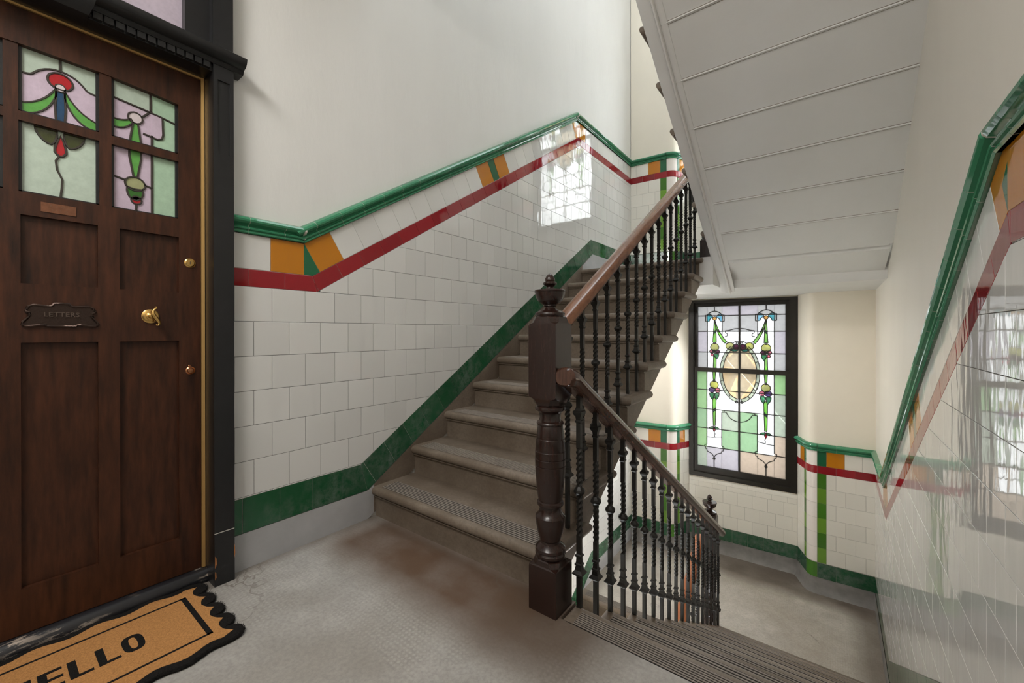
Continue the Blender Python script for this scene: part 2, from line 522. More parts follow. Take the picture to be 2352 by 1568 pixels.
class Tiler:
    """collects the tiles of one wall; the 300 of each kind that show largest become parts, the rest one joined part"""

    def __init__(s, wall): s.wall = wall; s.items = {}

    def flat(s, name, fr, poly, mat, tilt=0.0018):
        poly = clean(poly)
        if len(poly) < 3 or abs(parea(poly)) < 1.2e-4: return
        cx = sum(p[0] for p in poly) / len(poly); cy = sum(p[1] for p in poly) / len(poly)
        if abs(parea(poly) - TL * TL) < 1e-5: tilt = tilt
        me = tile_mesh([(x - cx, y - cy) for x, y in poly], mat)
        s.items.setdefault(name, []).append((me, fr.mat(cx, cy, 0, tilt), abs(parea(poly)), mat))

    def mesh(s, name, mb, mat, at, size=0.012):
        """free-form tile given in world coordinates"""
        at = Vector(at); mb.v = [tuple(Vector(v) - at) for v in mb.v]
        s.items.setdefault(name, []).append((mb.mesh(name, M[mat] if isinstance(mat, str) else mat, angle=28), Matrix.Translation(at), size, mat))

    def finish(s, limit=300):
        for name, L in s.items.items():
            L.sort(key=lambda t: -t[2] / max(0.2, (t[1].translation - CAM).length_squared))
            for me, mx, ar, mt in L[:limit]: put(name, me, s.wall, mx)
            rest = L[limit:]
            if rest:
                mb = MB(); mats = []
                for me, mx, ar, mt in rest:
                    if me.materials[0] not in mats: mats.append(me.materials[0])
                    mb.add([mx @ v.co for v in me.vertices], [tuple(p.vertices) for p in me.polygons], mats.index(me.materials[0]))
                o = mb.obj(name + '_field', mats, s.wall, recalc=False, angle=28); o['kind'] = 'stuff'


def offset_line(pts, d):
    """parallel of a polyline at distance d below it (mitred)"""
    out = []
    for k, p in enumerate(pts):
        if k == 0 or k == len(pts) - 1:
            a, b = (pts[0], pts[1]) if k == 0 else (pts[-2], pts[-1])
            out.append((p[0], p[1] - d / math.cos(math.atan2(b[1] - a[1], b[0] - a[0]))))
        else:
            t1 = math.atan2(p[1] - pts[k - 1][1], p[0] - pts[k - 1][0]); t2 = math.atan2(pts[k + 1][1] - p[1], pts[k + 1][0] - p[0])
            h = (t1 + t2) / 2; r = d / math.cos((t2 - t1) / 2)
            out.append((p[0] + math.sin(h) * r, p[1] - math.cos(h) * r))
    return out


def interp(line, u):
    if u <= line[0][0]: return line[0][1]
    for a, b in zip(line, line[1:]):
        if u <= b[0]: return a[1] + (b[1] - a[1]) * (u - a[0]) / max(1e-9, b[0] - a[0])
    return line[-1][1]


def band(T, fr, ref, d0, d1, name, mat, L=TL, phases=None, pick=None):
    """one course of tiles following the polyline ref between distances d0 and d1 below it"""
    A = offset_line(ref, d0); B = offset_line(ref, d1)
    for k in range(len(ref) - 1):
        quad = [B[k], B[k + 1], A[k + 1], A[k]]
        dx, dy = ref[k + 1][0] - ref[k][0], ref[k + 1][1] - ref[k][1]; l = math.hypot(dx, dy); dx /= l; dy /= l
        ss = [q[0] * dx + q[1] * dy for q in quad]
        base = ref[k][0] * dx + ref[k][1] * dy + (phases[k] if phases else 0)
        j = math.floor((min(ss) - base) / L)
        while base + j * L < max(ss) - 1e-6:
            poly = clip(quad, -dx, -dy, -(base + j * L)); poly = clip(poly, dx, dy, base + (j + 1) * L) if len(poly) > 2 else poly
            if len(poly) > 2: T.flat(name, fr, poly, pick(k, j) if pick else mat)
            j += 1


def course_cut(T, fr, ref, d0, d1, pieces):
    """the white border course with its amber pairs and wedge stones. pieces[k] = list of (s0, s1, name, mat) measured along segment k from its start bend"""
    A = offset_line(ref, d0); B = offset_line(ref, d1)
    for k in range(len(ref) - 1):
        dx, dy = ref[k + 1][0] - ref[k][0], ref[k + 1][1] - ref[k][1]; l = math.hypot(dx, dy); dx /= l; dy /= l
        base = A[k][0] * dx + A[k][1] * dy
        quad = [B[k], B[k + 1], A[k + 1], A[k]]
        big = [(A[k][0] - dx * 9 + dy * d, A[k][1] - dy * 9 - dx * d) for d in (0,)]
        h = d1 - d0
        for s0, s1, nm, mt in pieces[k]:
            poly = [(A[k][0] + dx * s0 + dy * h, A[k][1] + dy * s0 - dx * h), (A[k][0] + dx * s1 + dy * h, A[k][1] + dy * s1 - dx * h),
                    (A[k][0] + dx * s1, A[k][1] + dy * s1), (A[k][0] + dx * s0, A[k][1] + dy * s0)]
            T.flat(nm, fr, poly, mt)
    for k in range(1, len(ref) - 1):
        t1 = math.atan2(ref[k][1] - ref[k - 1][1], ref[k][0] - ref[k - 1][0]); t2 = math.atan2(ref[k + 1][1] - ref[k][1], ref[k + 1][0] - ref[k][0])
        h = d1 - d0
        if t2 > t1:   # valley: wedge point up
            P = A[k]; poly = [P, (P[0] + math.sin(t1) * h, P[1] - math.cos(t1) * h), B[k], (P[0] + math.sin(t2) * h, P[1] - math.cos(t2) * h)]
        else:         # peak: wedge point down
            Q = B[k]; poly = [Q, (Q[0] - math.sin(t2) * h, Q[1] + math.cos(t2) * h), A[k], (Q[0] - math.sin(t1) * h, Q[1] + math.cos(t1) * h)]
        T.flat('green_wedge_tile', fr, poly, 'greenplain')


def field(T, fr, lo, hi, u0, u1, v_top, col0, name='white_tile', mat='white'):
    """half-bond courses of white tiles between the lines lo and hi"""
    vmin = min(p[1] for p in lo if u0 - 1 < p[0] < u1 + 1); vmax = max(p[1] for p in hi)
    k = -int((vmax - v_top) / TL) - 2
    while v_top - k * TL > vmin - TL:
        v1 = v_top - k * TL; v0 = v1 - TL
        off = col0 + (TL / 2 if k % 2 else 0)
        j = math.floor((u0 - off) / TL)
        while off + j * TL < u1:
            a, b = max(u0, off + j * TL), min(u1, off + (j + 1) * TL); j += 1
            if b - a < 0.004: continue
            us = {a, b}
            for line in (lo, hi):
                for p, q in zip(line, line[1:]):
                    if a < p[0] < b: us.add(p[0])
                    if abs(q[1] - p[1]) > 1e-6:
                        for v in (v0, v1):
                            t = (v - p[1]) / (q[1] - p[1])
                            if 0 < t < 1:
                                uu = p[0] + t * (q[0] - p[0])
                                if a < uu < b: us.add(uu)
            us = sorted(us)
            bot = [(u, max(v0, interp(lo, u))) for u in us]; top = [(u, min(v1, interp(hi, u))) for u in us]
            keep = [i for i in range(len(us)) if top[i][1] - bot[i][1] > -1e-6]
            if len(keep) < 2: continue
            poly = []
            for p in [bot[i] for i in keep] + [top[i] for i in reversed(keep)]:
                if not poly or math.hypot(p[0] - poly[-1][0], p[1] - poly[-1][1]) > 1e-4: poly.append(p)
            while len(poly) > 2 and math.hypot(poly[0][0] - poly[-1][0], poly[0][1] - poly[-1][1]) < 1e-4: poly.pop()
            # drop collinear points
            q = []
            for i in range(len(poly)):
                x0, x1, x2 = poly[i - 1], poly[i], poly[(i + 1) % len(poly)]
                if abs((x1[0] - x0[0]) * (x2[1] - x1[1]) - (x1[1] - x0[1]) * (x2[0] - x1[0])) > 1e-7: q.append(x1)
            if len(q) > 2: T.flat(name, fr, q, mat)
        k += 1


RAILP = [(-0.008, 0.0), (0.010, 0.0), (0.0145, 0.004), (0.0145, 0.009), (0.010, 0.0125), (0.010, 0.0145), (0.0175, 0.017), (0.0195, 0.022), (0.0165, 0.0265), (0.010, 0.0295),
         (0.008, 0.034), (0.012, 0.0375), (0.026, 0.041), (0.0335, 0.049), (0.035, 0.057), (0.030, 0.066), (0.016, 0.073), (-0.008, 0.0765)]


def rail_on_line(T, fr, ref, phases, name='rail_tile'):
    for k in range(len(ref) - 1):
        a, b = ref[k], ref[k + 1]; dx, dy = b[0] - a[0], b[1] - a[1]; l = math.hypot(dx, dy); dx /= l; dy /= l
        th = math.atan2(dy, dx)
        e0 = 0 if k == 0 else math.tan((th - math.atan2(a[1] - ref[k - 1][1], a[0] - ref[k - 1][0])) / 2)
        e1 = 0 if k == len(ref) - 2 else math.tan((math.atan2(ref[k + 2][1] - b[1], ref[k + 2][0] - b[0]) - th) / 2)
        cuts = [0.0]; s = phases[k]
        while s < l - 0.03:
            if s > 0.03: cuts.append(s)
            s += TL
        cuts.append(l)
        mb = MB(); mb.loft([[fr.p(a[0] + dx * ss - dy * h, a[1] + dy * ss + dx * h, d - .0009) for d, h in RAILP] for ss in (cuts[0], cuts[-1])])
        mb.obj('rail_joint', M['grout_light'], T.wall, angle=28)
        for i in range(len(cuts) - 1):
            mb = MB(); loops = []
            for end, s in ((0, cuts[i]), (1, cuts[i + 1])):
                loop = []
                for d, h in RAILP:
                    ss = s + (0.0009 if end == 0 else -0.0009)
                    if end == 0 and i == 0: ss = s - h * e0
                    if end == 1 and i == len(cuts) - 2: ss = s - h * e1
                    loop.append(fr.p(a[0] + dx * ss - dy * h, a[1] + dy * ss + dx * h, d))
                loops.append(loop)
            mb.loft(loops)
            sm = (cuts[i] + cuts[i + 1]) / 2
            T.mesh(name, mb, 'rail', fr.p(a[0] + dx * sm, a[1] + dy * sm + 0.04))


class Path:
    """plan polyline with rounded corners: pts = [(x, y, r)]"""

    def __init__(s, pts):
        P = []
        for k, (x, y, r) in enumerate(pts):
            if r and 0 < k < len(pts) - 1:
                a = Vector((pts[k - 1][0] - x, pts[k - 1][1] - y)).normalized(); b = Vector((pts[k + 1][0] - x, pts[k + 1][1] - y)).normalized()
                c = Vector((x, y)); p0, p2 = c + a * r, c + b * r
                for i in range(7):
                    t = i / 6; P.append(((1 - t) ** 2 * p0 + 2 * t * (1 - t) * c + t * t * p2, True))
            else: P.append((Vector((x, y)), False))
        s.P = [p for p, q in P]; s.s = [0.0]
        for a, b in zip(s.P, s.P[1:]): s.s.append(s.s[-1] + (b - a).length)
        s.round = [q for p, q in P]

    def seg(s, v):
        for k in range(len(s.P) - 1):
            if v <= s.s[k + 1] + 1e-9: return k
        return len(s.P) - 2

    def at(s, v, side=0):
        k = s.seg(v); t = (v - s.s[k]) / max(1e-9, s.s[k + 1] - s.s[k])
        p = s.P[k].lerp(s.P[k + 1], t)

        def nn(i): e = s.P[i + 1] - s.P[i]; return Vector((e.y, -e.x)).normalized()
        n = nn(k)
        if t < 1e-4 and k > 0 and s.round[k]: n = (nn(k) + nn(k - 1)).normalized()
        if t > 1 - 1e-4 and k + 2 < len(s.P) and s.round[k + 1]: n = (nn(k) + nn(k + 1)).normalized()
        return p, n

    def samples(s, a, b): return [a] + [v for v in s.s if a + 0.004 < v < b - 0.004] + [b]

    def tile(s, T, name, mat, a, b, z0, z1, d=0.0):
        if b - a < 0.006 or z1 - z0 < 0.006: return
        a += JT; b -= JT; z0 += JT; z1 -= JT
        cols = []
        sm = s.samples(a + BV, b - BV)
        for v, dd in [(a, -BV)] + [(x, 0) for x in sm] + [(b, -BV)]:
            p, n = s.at(v)
            cols.append([Vector((*(p + n * (d + e)), z)) for e, z in ((-TH, z0), (dd - BV * .7 if dd == 0 else dd, z0), (dd, z0 + BV), (dd, z1 - BV), (dd - BV * .7 if dd == 0 else dd, z1), (-TH, z1))])
        mb = MB(); mb.loft(cols, closed=False, caps=False)
        p, n = s.at((a + b) / 2)
        T.mesh(name, mb, mat, (*p, (z0 + z1) / 2), (b - a) * (z1 - z0))

    def sweep(s, T, name, mat, prof, a, b, z, size=0.01):
        mb = MB(); loops = []
        for v in s.samples(a, b):
            p, n = s.at(v)
            loops.append([Vector((*(p + n * d), z + h)) for d, h in prof])
        mb.loft(loops)
        p, n = s.at((a + b) / 2)
        T.mesh(name, mb, mat, (*p, z), size)


# ================================================================== SETTING
# ---- left wall -----------------------------------------------------
FL = Frame((0, 0), (0, 1))
DY0, DY1, DTOP = -1.135, -0.17, 2.78       # door surround outer edges
mb = MB()
PD = -0.006
mb.box((-0.30, -2.4, LL - 1.9), (PD, DY0 + 0.03, 6.4))
mb.box((-0.30, DY1 - 0.03, LL - 1.9), (PD, 4.9, 6.4))
mb.box((-0.30, DY0 + 0.03, DTOP - 0.03), (PD, DY1 - 0.03, 6.4))
mb.box((-0.30, DY0 + 0.03, LL - 1.9), (PD, DY1 - 0.03, -0.02))
wall_left = mb.obj('wall_left', M['plaster'])
tag(wall_left, 'white plastered stair wall above glazed tile dado, beside the dark front door', 'wall', kind='structure')

T = Tiler(wall_left)
RB = [(DY1, 1.463), (0.148, 1.463), (2.941, 3.186), (4.43, 3.186)]          # underside of the green cap rail
SK = [(DY1, 0.309), (0.455, 0.309), (3.262, 2.030), (4.43, 2.030)]           # top of the green skirting course
ang = math.atan2(3.186 - 1.463, 2.941 - 0.148)
SL = math.hypot(3.186 - 1.463, 2.941 - 0.148)


def border(seg_len, tan_half, flat0, flat1):
    """pieces of the white border course for flat, slope, flat"""
    W, O, GN = ('white_border_tile', 'white'), ('amber_tile', 'orange'), ('green_border_tile', 'greenplain')

    def fill(a, b):
        out = []; n = max(1, round((b - a) / TL)); w = (b - a) / n
        for i in range(n): out.append((a + i * w, a + (i + 1) * w, *W))
        return out
    f0 = fill(0, flat0 - TL) + [(flat0 - TL, flat0, *O)]
    m = seg_len / 2
    end = seg_len
    sl = [(0, TL, *O)] + fill(TL, m - 0.193) + [(m - 0.193, m - 0.04, *O), (m - 0.04, m + 0.04, *GN), (m + 0.04, m + 0.193, *O)] + fill(m + 0.193, end - TL) + [(end - TL, end, *O)]
    f1 = [(0, TL, *O)] + fill(TL, flat1)
    return [f0, sl, f1]


B4 = offset_line(RB, 0.0); B5 = offset_line(RB, TL); B6 = offset_line(RB, TL + 0.0775)
sh = TL * math.tan(ang / 2)
pc = border(SL + sh, 0, 0.148 - DY1, 4.43 - 2.941)
pc[2] = [(a + sh, b + sh, n, m) for a, b, n, m in pc[2]]
pc[2] = [p for p in pc[2] if p[1] < 4.43 - 2.941 + 0.02]
course_cut(T, FL, RB, 0, TL, pc)
band(T, FL, RB, TL, TL + 0.0775, 'red_tile', 'red', TL, [0.075, 0.10, 0.05])
band(T, FL, SK, 0, TL, 'green_tile', 'green', TL * 1.02, [0.047, 0.02, 0.04])
rail_on_line(T, FL, RB, [0.07, 0.09, 0.09])
field(T, FL, SK, B6, DY1, 4.43, 1.2325, 0.0)
# the same dado one flight lower, seen under the stair
RBl = [(1.6, 3.186 - DZ - (2.941 - 1.6) * math.tan(ang)), (2.941, 3.186 - DZ), (4.43, 3.186 - DZ)]
RBf = [(3.30, 3.186 - DZ), (4.43, 3.186 - DZ)]
SKl = [(1.6, 2.030 - DZ - (3.262 - 1.6) * math.tan(ang)), (3.262, 2.030 - DZ), (4.43, 2.030 - DZ)]
band(T, FL, SKl, 0, TL, 'green_tile', 'green', TL, [0.0, 0.02])
field(T, FL, SKl, offset_line(RBl, TL + 0.0775), 1.6, 4.43, 1.2325 - DZ, 0.03)
band(T, FL, RBf, TL, TL + 0.0775, 'red_tile', 'red', TL, [0.02])
band(T, FL, RBf, 0, TL, 'white_border_tile', 'white', TL, [0.02])
rail_on_line(T, FL, RBf, [0.05])
T.finish()


def poly_sheet(mb, fr, top, bot, d):
    us = sorted({p[0] for p in top + bot})
    lo, hi = max(top[0][0], bot[0][0]), min(top[-1][0], bot[-1][0])
    us = [u for u in us if lo - 1e-9 <= u <= hi + 1e-9]
    vs = [fr.p(u, interp(bot, u), d) for u in us] + [fr.p(u, interp(top, u), d) for u in us]
    n = len(us)
    mb.add(vs, [(i, i + 1, n + i + 1, n + i) for i in range(n - 1)])


for rb, sk in ((RB, SK), (RBl, SKl)):
    mb = MB(); poly_sheet(mb, FL, offset_line(rb, TL + 0.0775), sk, -0.0028); o = mb.obj('grout', M['grout_dark'], wall_left, recalc=False)
    mb = MB(); poly_sheet(mb, FL, rb, offset_line(rb, TL + 0.0775), -0.0026); poly_sheet(mb, FL, sk, offset_line(sk, TL), -0.0026)
    mb.obj('pale_grout', M['grout_light'], wall_left, recalc=False)
# grey painted plinth under the green course, following the stair
SKb = offset_line(SK, TL)
def part_line(l, a, b): return [(a, interp(l, a))] + [q for q in l if a < q[0] < b] + [(b, interp(l, b))]


PLB = [(DY1, 0.0), (0.5, 0.0), (3.30, 1.66), (4.43, 1.66)]
for a, b, mt in ((DY1, 0.535, 'plinth'), (0.535, 3.06, 'step'), (3.06, 4.43, 'plinth')):
    mb = MB(); poly_sheet(mb, FL, part_line(SKb, a, b), part_line(PLB, a, b), 0.002)
    mb.obj('plinth', M[mt], wall_left, recalc=False)
SKlb = offset_line(SKl, TL)
mb = MB(); poly_sheet(mb, FL, SKlb, [(1.6, LL - 1.1), (2.95, LL - 0.17), (2.98, LL), (4.43, LL)], 0.002)
mb.obj('plinth', M['plinth'], wall_left, recalc=False)

# ---- right wall ----------------------------------------------------
FR = Frame((2.3245, 0), (-0.0131, -1))       # u = -y
mb = MB()


def wallbox(mb, fr, u0, u1, z0, z1, d0, d1):
    q = [fr.p(u0, 0, d0), fr.p(u1, 0, d0), fr.p(u1, 0, d1), fr.p(u0, 0, d1)]
    mb.loft([[(p.x, p.y, z0) for p in q], [(p.x, p.y, z1) for p in q]])


wallbox(mb, FR, -4.95, 2.4, LL - 1.9, 6.4, PD, -0.30)
wall_right = mb.obj('wall_right', M['plaster_warm'])
tag(wall_right, 'warm white plastered wall over glossy white tiles beside the descending flight', 'wall', kind='structure')
T = Tiler(wall_right)
E_R = -4.535
RBr = [(E_R, 1.463 + LL), (-3.557, 1.463 + LL), (-0.687, 1.463), (2.4, 1.463)]
SKr = [(E_R, 0.309 + LL), (-3.23, 0.309 + LL), (-0.36, 0.309), (2.4, 0.309)]
lr = math.hypot(2.87, 1.665); angr = math.atan2(1.665, 2.87); shr = TL * math.tan(angr / 2)
pc = border(lr + shr, 0, -3.557 - E_R, 2.4 + 0.687)
pc[2] = [(a + shr, b + shr, n, m) for a, b, n, m in pc[2] if b < 2.9]
course_cut(T, FR, RBr, 0, TL, pc)
band(T, FR, RBr, TL, TL + 0.0775, 'red_tile', 'red', TL, [0.0, 0.06, 0.06])
band(T, FR, SKr, 0, TL, 'green_tile', 'green', TL, [0.0, 0.05, 0.05])
rail_on_line(T, FR, RBr, [0.05, 0.09, 0.12])
field(T, FR, SKr, offset_line(RBr, TL + 0.0775), E_R, 1.2, 1.2305, -0.05)
T.finish()
mb = MB(); poly_sheet(mb, FR, offset_line(RBr, TL + 0.0775), SKr, -0.0028); mb.obj('grout', M['grout_dark'], wall_right, recalc=False)
mb = MB(); poly_sheet(mb, FR, RBr, offset_line(RBr, TL + 0.0775), -0.0026); poly_sheet(mb, FR, SKr, offset_line(SKr, TL), -0.0026)
mb.obj('pale_grout', M['grout_light'], wall_right, recalc=False)
mb = MB(); poly_sheet(mb, FR, offset_line(SKr, TL), [(E_R, LL), (-3.12, LL), (-0.55, -0.12), (-0.5, 0.0), (2.4, 0.0)], 0.002)
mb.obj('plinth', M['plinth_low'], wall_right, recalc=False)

# ---- back wall with the window recess ------------------------------
BK = Path([(0.0, 4.43, 0), (0.522, 4.452, 0.075), (0.638, 4.735, 0), (1.757, 4.785, 0), (1.868, 4.508, 0.068), (2.392, 4.530, 0)])
iA, iB = 8, 9                                # recess corners in BK.P
sA, sB = BK.s[iA], BK.s[iB]
s_arc1 = (BK.s[1], BK.s[7]); s_arc2 = (BK.s[10], BK.s[16]); sE = BK.s[-1]
WZ0, WZ1 = -0.775, 1.425                     # window opening, lower storey
WA0, WA1 = -0.012, 1.115                     # along the recess face
FI = Frame((0.638, 4.735), (1.119, 0.050))
mb = MB()
dpl = 0.006


def pp(v, off):
    p, n = BK.at(v); return p + n * off


def shell(mb, s0, s1, z0, z1, mi=0):
    vs = BK.samples(s0, s1)
    loops = []
    for v in vs:
        a = pp(min(max(v, s0 + 1e-5), s1 - 1e-5), -dpl); b = (a.x, 5.06)
        loops.append([(a.x, a.y, z0), (b[0], b[1], z0), (b[0], b[1], z1), (a.x, a.y, z1)])
    mb.loft(loops)


shell(mb, 0, sA, LL - 1.9, 6.4); shell(mb, sB, sE, LL - 1.9, 6.4)
holes = [(WZ0, WZ1), (WZ0 + DZ, WZ1 + DZ)]
for z0, z1 in ((LL - 1.9, WZ0), (WZ1, WZ0 + DZ), (WZ1 + DZ, 6.4)): shell(mb, sA, sB, z0, z1)
wall_back = mb.obj('wall_back', M['plaster_cream'])
tag(wall_back, 'cream plastered end wall with splayed window recess over tiled dado', 'wall', kind='structure')
T = Tiler(wall_back)
for dz in (0.0, DZ):
    zr, zs = 1.463 + LL + dz, 0.309 + LL + dz
    segs = [(0, s_arc1[0]), s_arc1, (s_arc1[1], sA), (sB, s_arc2[0]), s_arc2, (s_arc2[1], sE)]
    # cap rail: pillar + arc + splay as runs of pieces
    for a, b in segs:
        n = max(1, round((b - a) / TL)); w = (b - a) / n
        for i in range(n): BK.sweep(T, 'rail_tile', 'rail', RAILP, a + i * w + 0.0006, a + (i + 1) * w - 0.0006, zr)
    # border + red course
    P1 = s_arc1[0]; P2 = s_arc2[1]
    defs = [(0, 0.07, 'white_border_tile', 'cream'), (0.07, 0.223, 'white_border_tile', 'cream'), (0.223, P1 - 0.075, 'amber_tile', 'orange'), (P1 - 0.075, P1, 'green_border_tile', 'greenplain'), (*s_arc1, 'bullnose_tile', 'pinkwhite'),
            (s_arc1[1], s_arc1[1] + 0.05, 'green_border_tile', 'greenplain'), (s_arc1[1] + 0.05, s_arc1[1] + 0.15, 'amber_tile', 'orange'), (s_arc1[1] + 0.15, sA, 'white_border_tile', 'cream'),
            (sB, s_arc2[0] - 0.15, 'white_border_tile', 'cream'), (s_arc2[0] - 0.15, s_arc2[0] - 0.05, 'amber_tile', 'orange'), (s_arc2[0] - 0.05, s_arc2[0], 'green_border_tile', 'greenplain'), (*s_arc2, 'bullnose_tile', 'pinkwhite'),
            (P2, P2 + 0.075, 'green_border_tile', 'greenplain'), (P2 + 0.075, P2 + 0.22, 'amber_tile', 'orange'), (P2 + 0.22, P2 + 0.355, 'white_border_tile', 'cream'), (P2 + 0.355, sE, 'white_border_tile', 'cream')]
    for a, b, nm, mt in defs: BK.tile(T, nm, mt, a, b, zr - TL, zr)
    for a, b in segs:
        n = max(1, round((b - a) / TL)); w = (b - a) / n
        for i in range(n): BK.tile(T, 'red_tile', 'red', a + i * w, a + (i + 1) * w, zr - TL - 0.0775, zr - TL)
    # white field with the green vertical strips
    zt = zr - TL - 0.0775
    nrow = 7
    rows = [(max(zs, zt - (k + 1) * TL), zt - k * TL) for k in range(nrow) if zt - k * TL - zs > 0.01]
    for k, (z0, z1) in enumerate(rows):
        for a, b in ((0, P1 - 0.075), (P2 + 0.075, sE), (s_arc1[1] + 0.05, sA), (sB, s_arc2[0] - 0.05)):
            o = a + (0 if k % 2 else -TL / 2)
            while o < b:
                BK.tile(T, 'white_tile', 'cream', max(a, o), min(b, o + TL), z0, z1); o += TL
        BK.tile(T, 'bullnose_tile', 'pinkwhite', *s_arc1, z0, z1); BK.tile(T, 'bullnose_tile', 'pinkwhite', *s_arc2, z0, z1)
        for a, b in ((P1 - 0.075, P1), (P2, P2 + 0.075), (s_arc1[1], s_arc1[1] + 0.05), (s_arc2[0] - 0.05, s_arc2[0])):
            h = (z1 - z0)
            off = TL / 2
            BK.tile(T, 'green_strip_tile', 'leaf1' if k % 2 else 'leaf2', a, b, z0, z1)
    # panel under the window
    zi = zs
    k = 0
    while zi < WZ0 + dz - 0.16:
        o = sA + (0 if k % 2 else -TL / 2)
        while o < sB:
            BK.tile(T, 'white_tile', 'cream', max(sA, o), min(sB, o + TL), zi, zi + TL); o += TL
        zi += TL; k += 1
    zb = WZ0 + dz - 0.062
    o = sA - 0.04
    while o < sB:
        BK.tile(T, 'white_tile', 'cream', max(sA, o), min(sB, o + TL), zi, zb); o += TL
    prof = [(-0.008, 0.0), (0.0, 0.0), (0.0, 0.035), (-0.004, 0.047), (-0.013, 0.057), (-0.026, 0.0615), (-0.07, 0.062), (-0.07, 0.0)]
    o = sA
    n = 7; w = (sB - sA) / n
    for i in range(n): BK.sweep(T, 'sill_tile', 'cream', prof, sA + i * w + 0.0006, sA + (i + 1) * w - 0.0006, zb + 0.0004)
    # green skirting course
    for a, b, r in ((0, s_arc1[0], 0), (*s_arc1, 1), (s_arc1[1], sA, 0), (sA, sB, 0), (sB, s_arc2[0], 0), (*s_arc2, 1), (s_arc2[1], sE, 0)):
        n = max(1, round((b - a) / TL)); w = (b - a) / n
        for i in range(n): BK.tile(T, 'green_tile', 'leaf2' if r else 'green', a + i * w, a + (i + 1) * w, zs - TL, zs)
T.finish()
for dz in (0.0, DZ):
    zr, zs = 1.463 + LL + dz, 0.309 + LL + dz
    mb = MB()
    for s0, s1, z0, z1 in ((0, sA, zs - TL, zr), (sB, sE, zs - TL, zr), (sA, sB, zs - TL, WZ0 + dz - 0.02)):
        loops = [[(*pp(min(max(v, s0 + 1e-5), s1 - 1e-5), -0.0028), z) for z in (z0, z1)] for v in BK.samples(s0, s1)]
        mb.loft(loops, closed=False, caps=False)
    mb.obj('grout', M['grout_mid'], wall_back)
    mb = MB()
    for s0, s1 in ((0, sA), (sA, sB), (sB, sE)):
        loops = []
        for v in BK.samples(s0, s1):
            c = min(max(v, s0 + 1e-5), s1 - 1e-5)
            loops.append([(*pp(c, 0.001), zs - TL), (*pp(c, 0.003), zs - TL - 0.06), (*pp(c, 0.012), zs - TL - 0.12), (*pp(c, 0.035), zs - TL - 0.157)])
        mb.loft(loops, closed=False, caps=False)
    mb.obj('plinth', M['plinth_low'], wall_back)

# ---- wall behind the camera, floors, ceilings ------------------------
mb = MB(); mb.box((-0.1, -2.6, LL - 1.9), (2.6, -2.4, 6.4))
tag(mb.obj('wall_front', M['plaster_warm']), 'warm white wall closing the landing opposite the window', 'wall', kind='structure')
mb = MB()
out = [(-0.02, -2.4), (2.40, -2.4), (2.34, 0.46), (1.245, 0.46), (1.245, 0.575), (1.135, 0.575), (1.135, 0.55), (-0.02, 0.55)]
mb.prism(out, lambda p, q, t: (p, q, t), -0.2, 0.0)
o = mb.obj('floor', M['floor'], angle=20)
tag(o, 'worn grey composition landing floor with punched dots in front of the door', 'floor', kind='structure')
mb = MB(); mb.box((-0.02, 3.10, LL - 0.22), (2.45, 5.0, LL))
tag(mb.obj('floor', M['floor_low'], angle=20), 'grey half landing floor under the stained glass window', 'floor', kind='structure')
mb = MB(); mb.prism([(-0.02, 3.15), (1.125, 3.15), (1.125, 3.06), (1.24, 3.06), (1.24, 3.43), (2.45, 3.43), (2.45, 5.0), (-0.02, 5.0)], lambda p, q, t: (p, q, t), 1.437, LU)
tag(mb.obj('floor', M['soffit'], angle=20), 'painted half landing slab above the stained glass window', 'floor', kind='structure')
mb = MB(); mb.box((-0.02, -2.4, L1 - 0.22), (2.4, 0.56, L1))
tag(mb.obj('floor', M['soffit'], angle=20), 'slab of the next landing over the front door', 'floor', kind='structure')
mb = MB(); mb.box((-0.02, -2.4, 2 * LL - 0.2), (2.4, 0.56, 2 * LL))
tag(mb.obj('floor', M['floor'], angle=20), 'landing floor one storey below at the foot of the lowest flight', 'floor', kind='structure')
mb = MB()
for a, b in (((-0.3, -2.6, 6.4), (0.3, 5.1, 6.55)), ((2.0, -2.6, 6.4), (2.7, 5.1, 6.55)), ((0.3, -2.6, 6.4), (2.0, 0.8, 6.55)), ((0.3, 3.8, 6.4), (2.0, 5.1, 6.55))): mb.box(a, b)
tag(mb.obj('ceiling', M['soffit'], angle=20), 'white ceiling with an open roof light over the stair well', 'ceiling', kind='structure')

roof = empty('window_3', (1.15, 2.3, 6.42)); tag(roof, 'wired glass roof light in the ceiling high over the stair well', 'roof light', kind='structure')
mb = MB(); mb.box((-0.9, -1.6, 0.0), (0.9, 1.6, 0.012)); mb.obj('pane', glass_window('roof_glass', (0.05, 0.052, 0.054)), roof)
mb = MB()
for k in range(6): mb.box((-0.9, -1.56 + k * .62 - .02, -0.03), (0.9, -1.56 + k * .62 + .02, 0.03))
for k in range(3): mb.box((-0.87 + k * .87 - .02, -1.6, -0.03), (-0.87 + k * .87 + .02, 1.6, 0.03))
mb.obj('frame', M['soffit'], roof, angle=20)

# ================================================================== STAIRS


def slab_loops(xa, xb, ya, yb, front, open_hi, open_lo, zt, th=0.05):
    """tread slab with a half-round nosing on the front edge (front = -1: at ya, +1: at yb) and on the open end(s)"""
    prof = []
    r = th / 2
    for i in range(9):
        a = -PI / 2 + PI * i / 8
        prof.append((r * math.cos(a), zt - r + r * math.sin(a)))
    loops = []
    for o, z in prof:
        x0 = xa - (o if open_lo else 0); x1 = xb + (o if open_hi else 0)
        y0 = ya - (o if front < 0 else 0); y1 = yb + (o if front > 0 else 0)
        if (open_hi or open_lo):
            if front < 0: y1 += o
            else: y0 -= o
        loops.append([(x0, y0, z), (x1, y0, z), (x1, y1, z), (x0, y1, z)])
    return loops


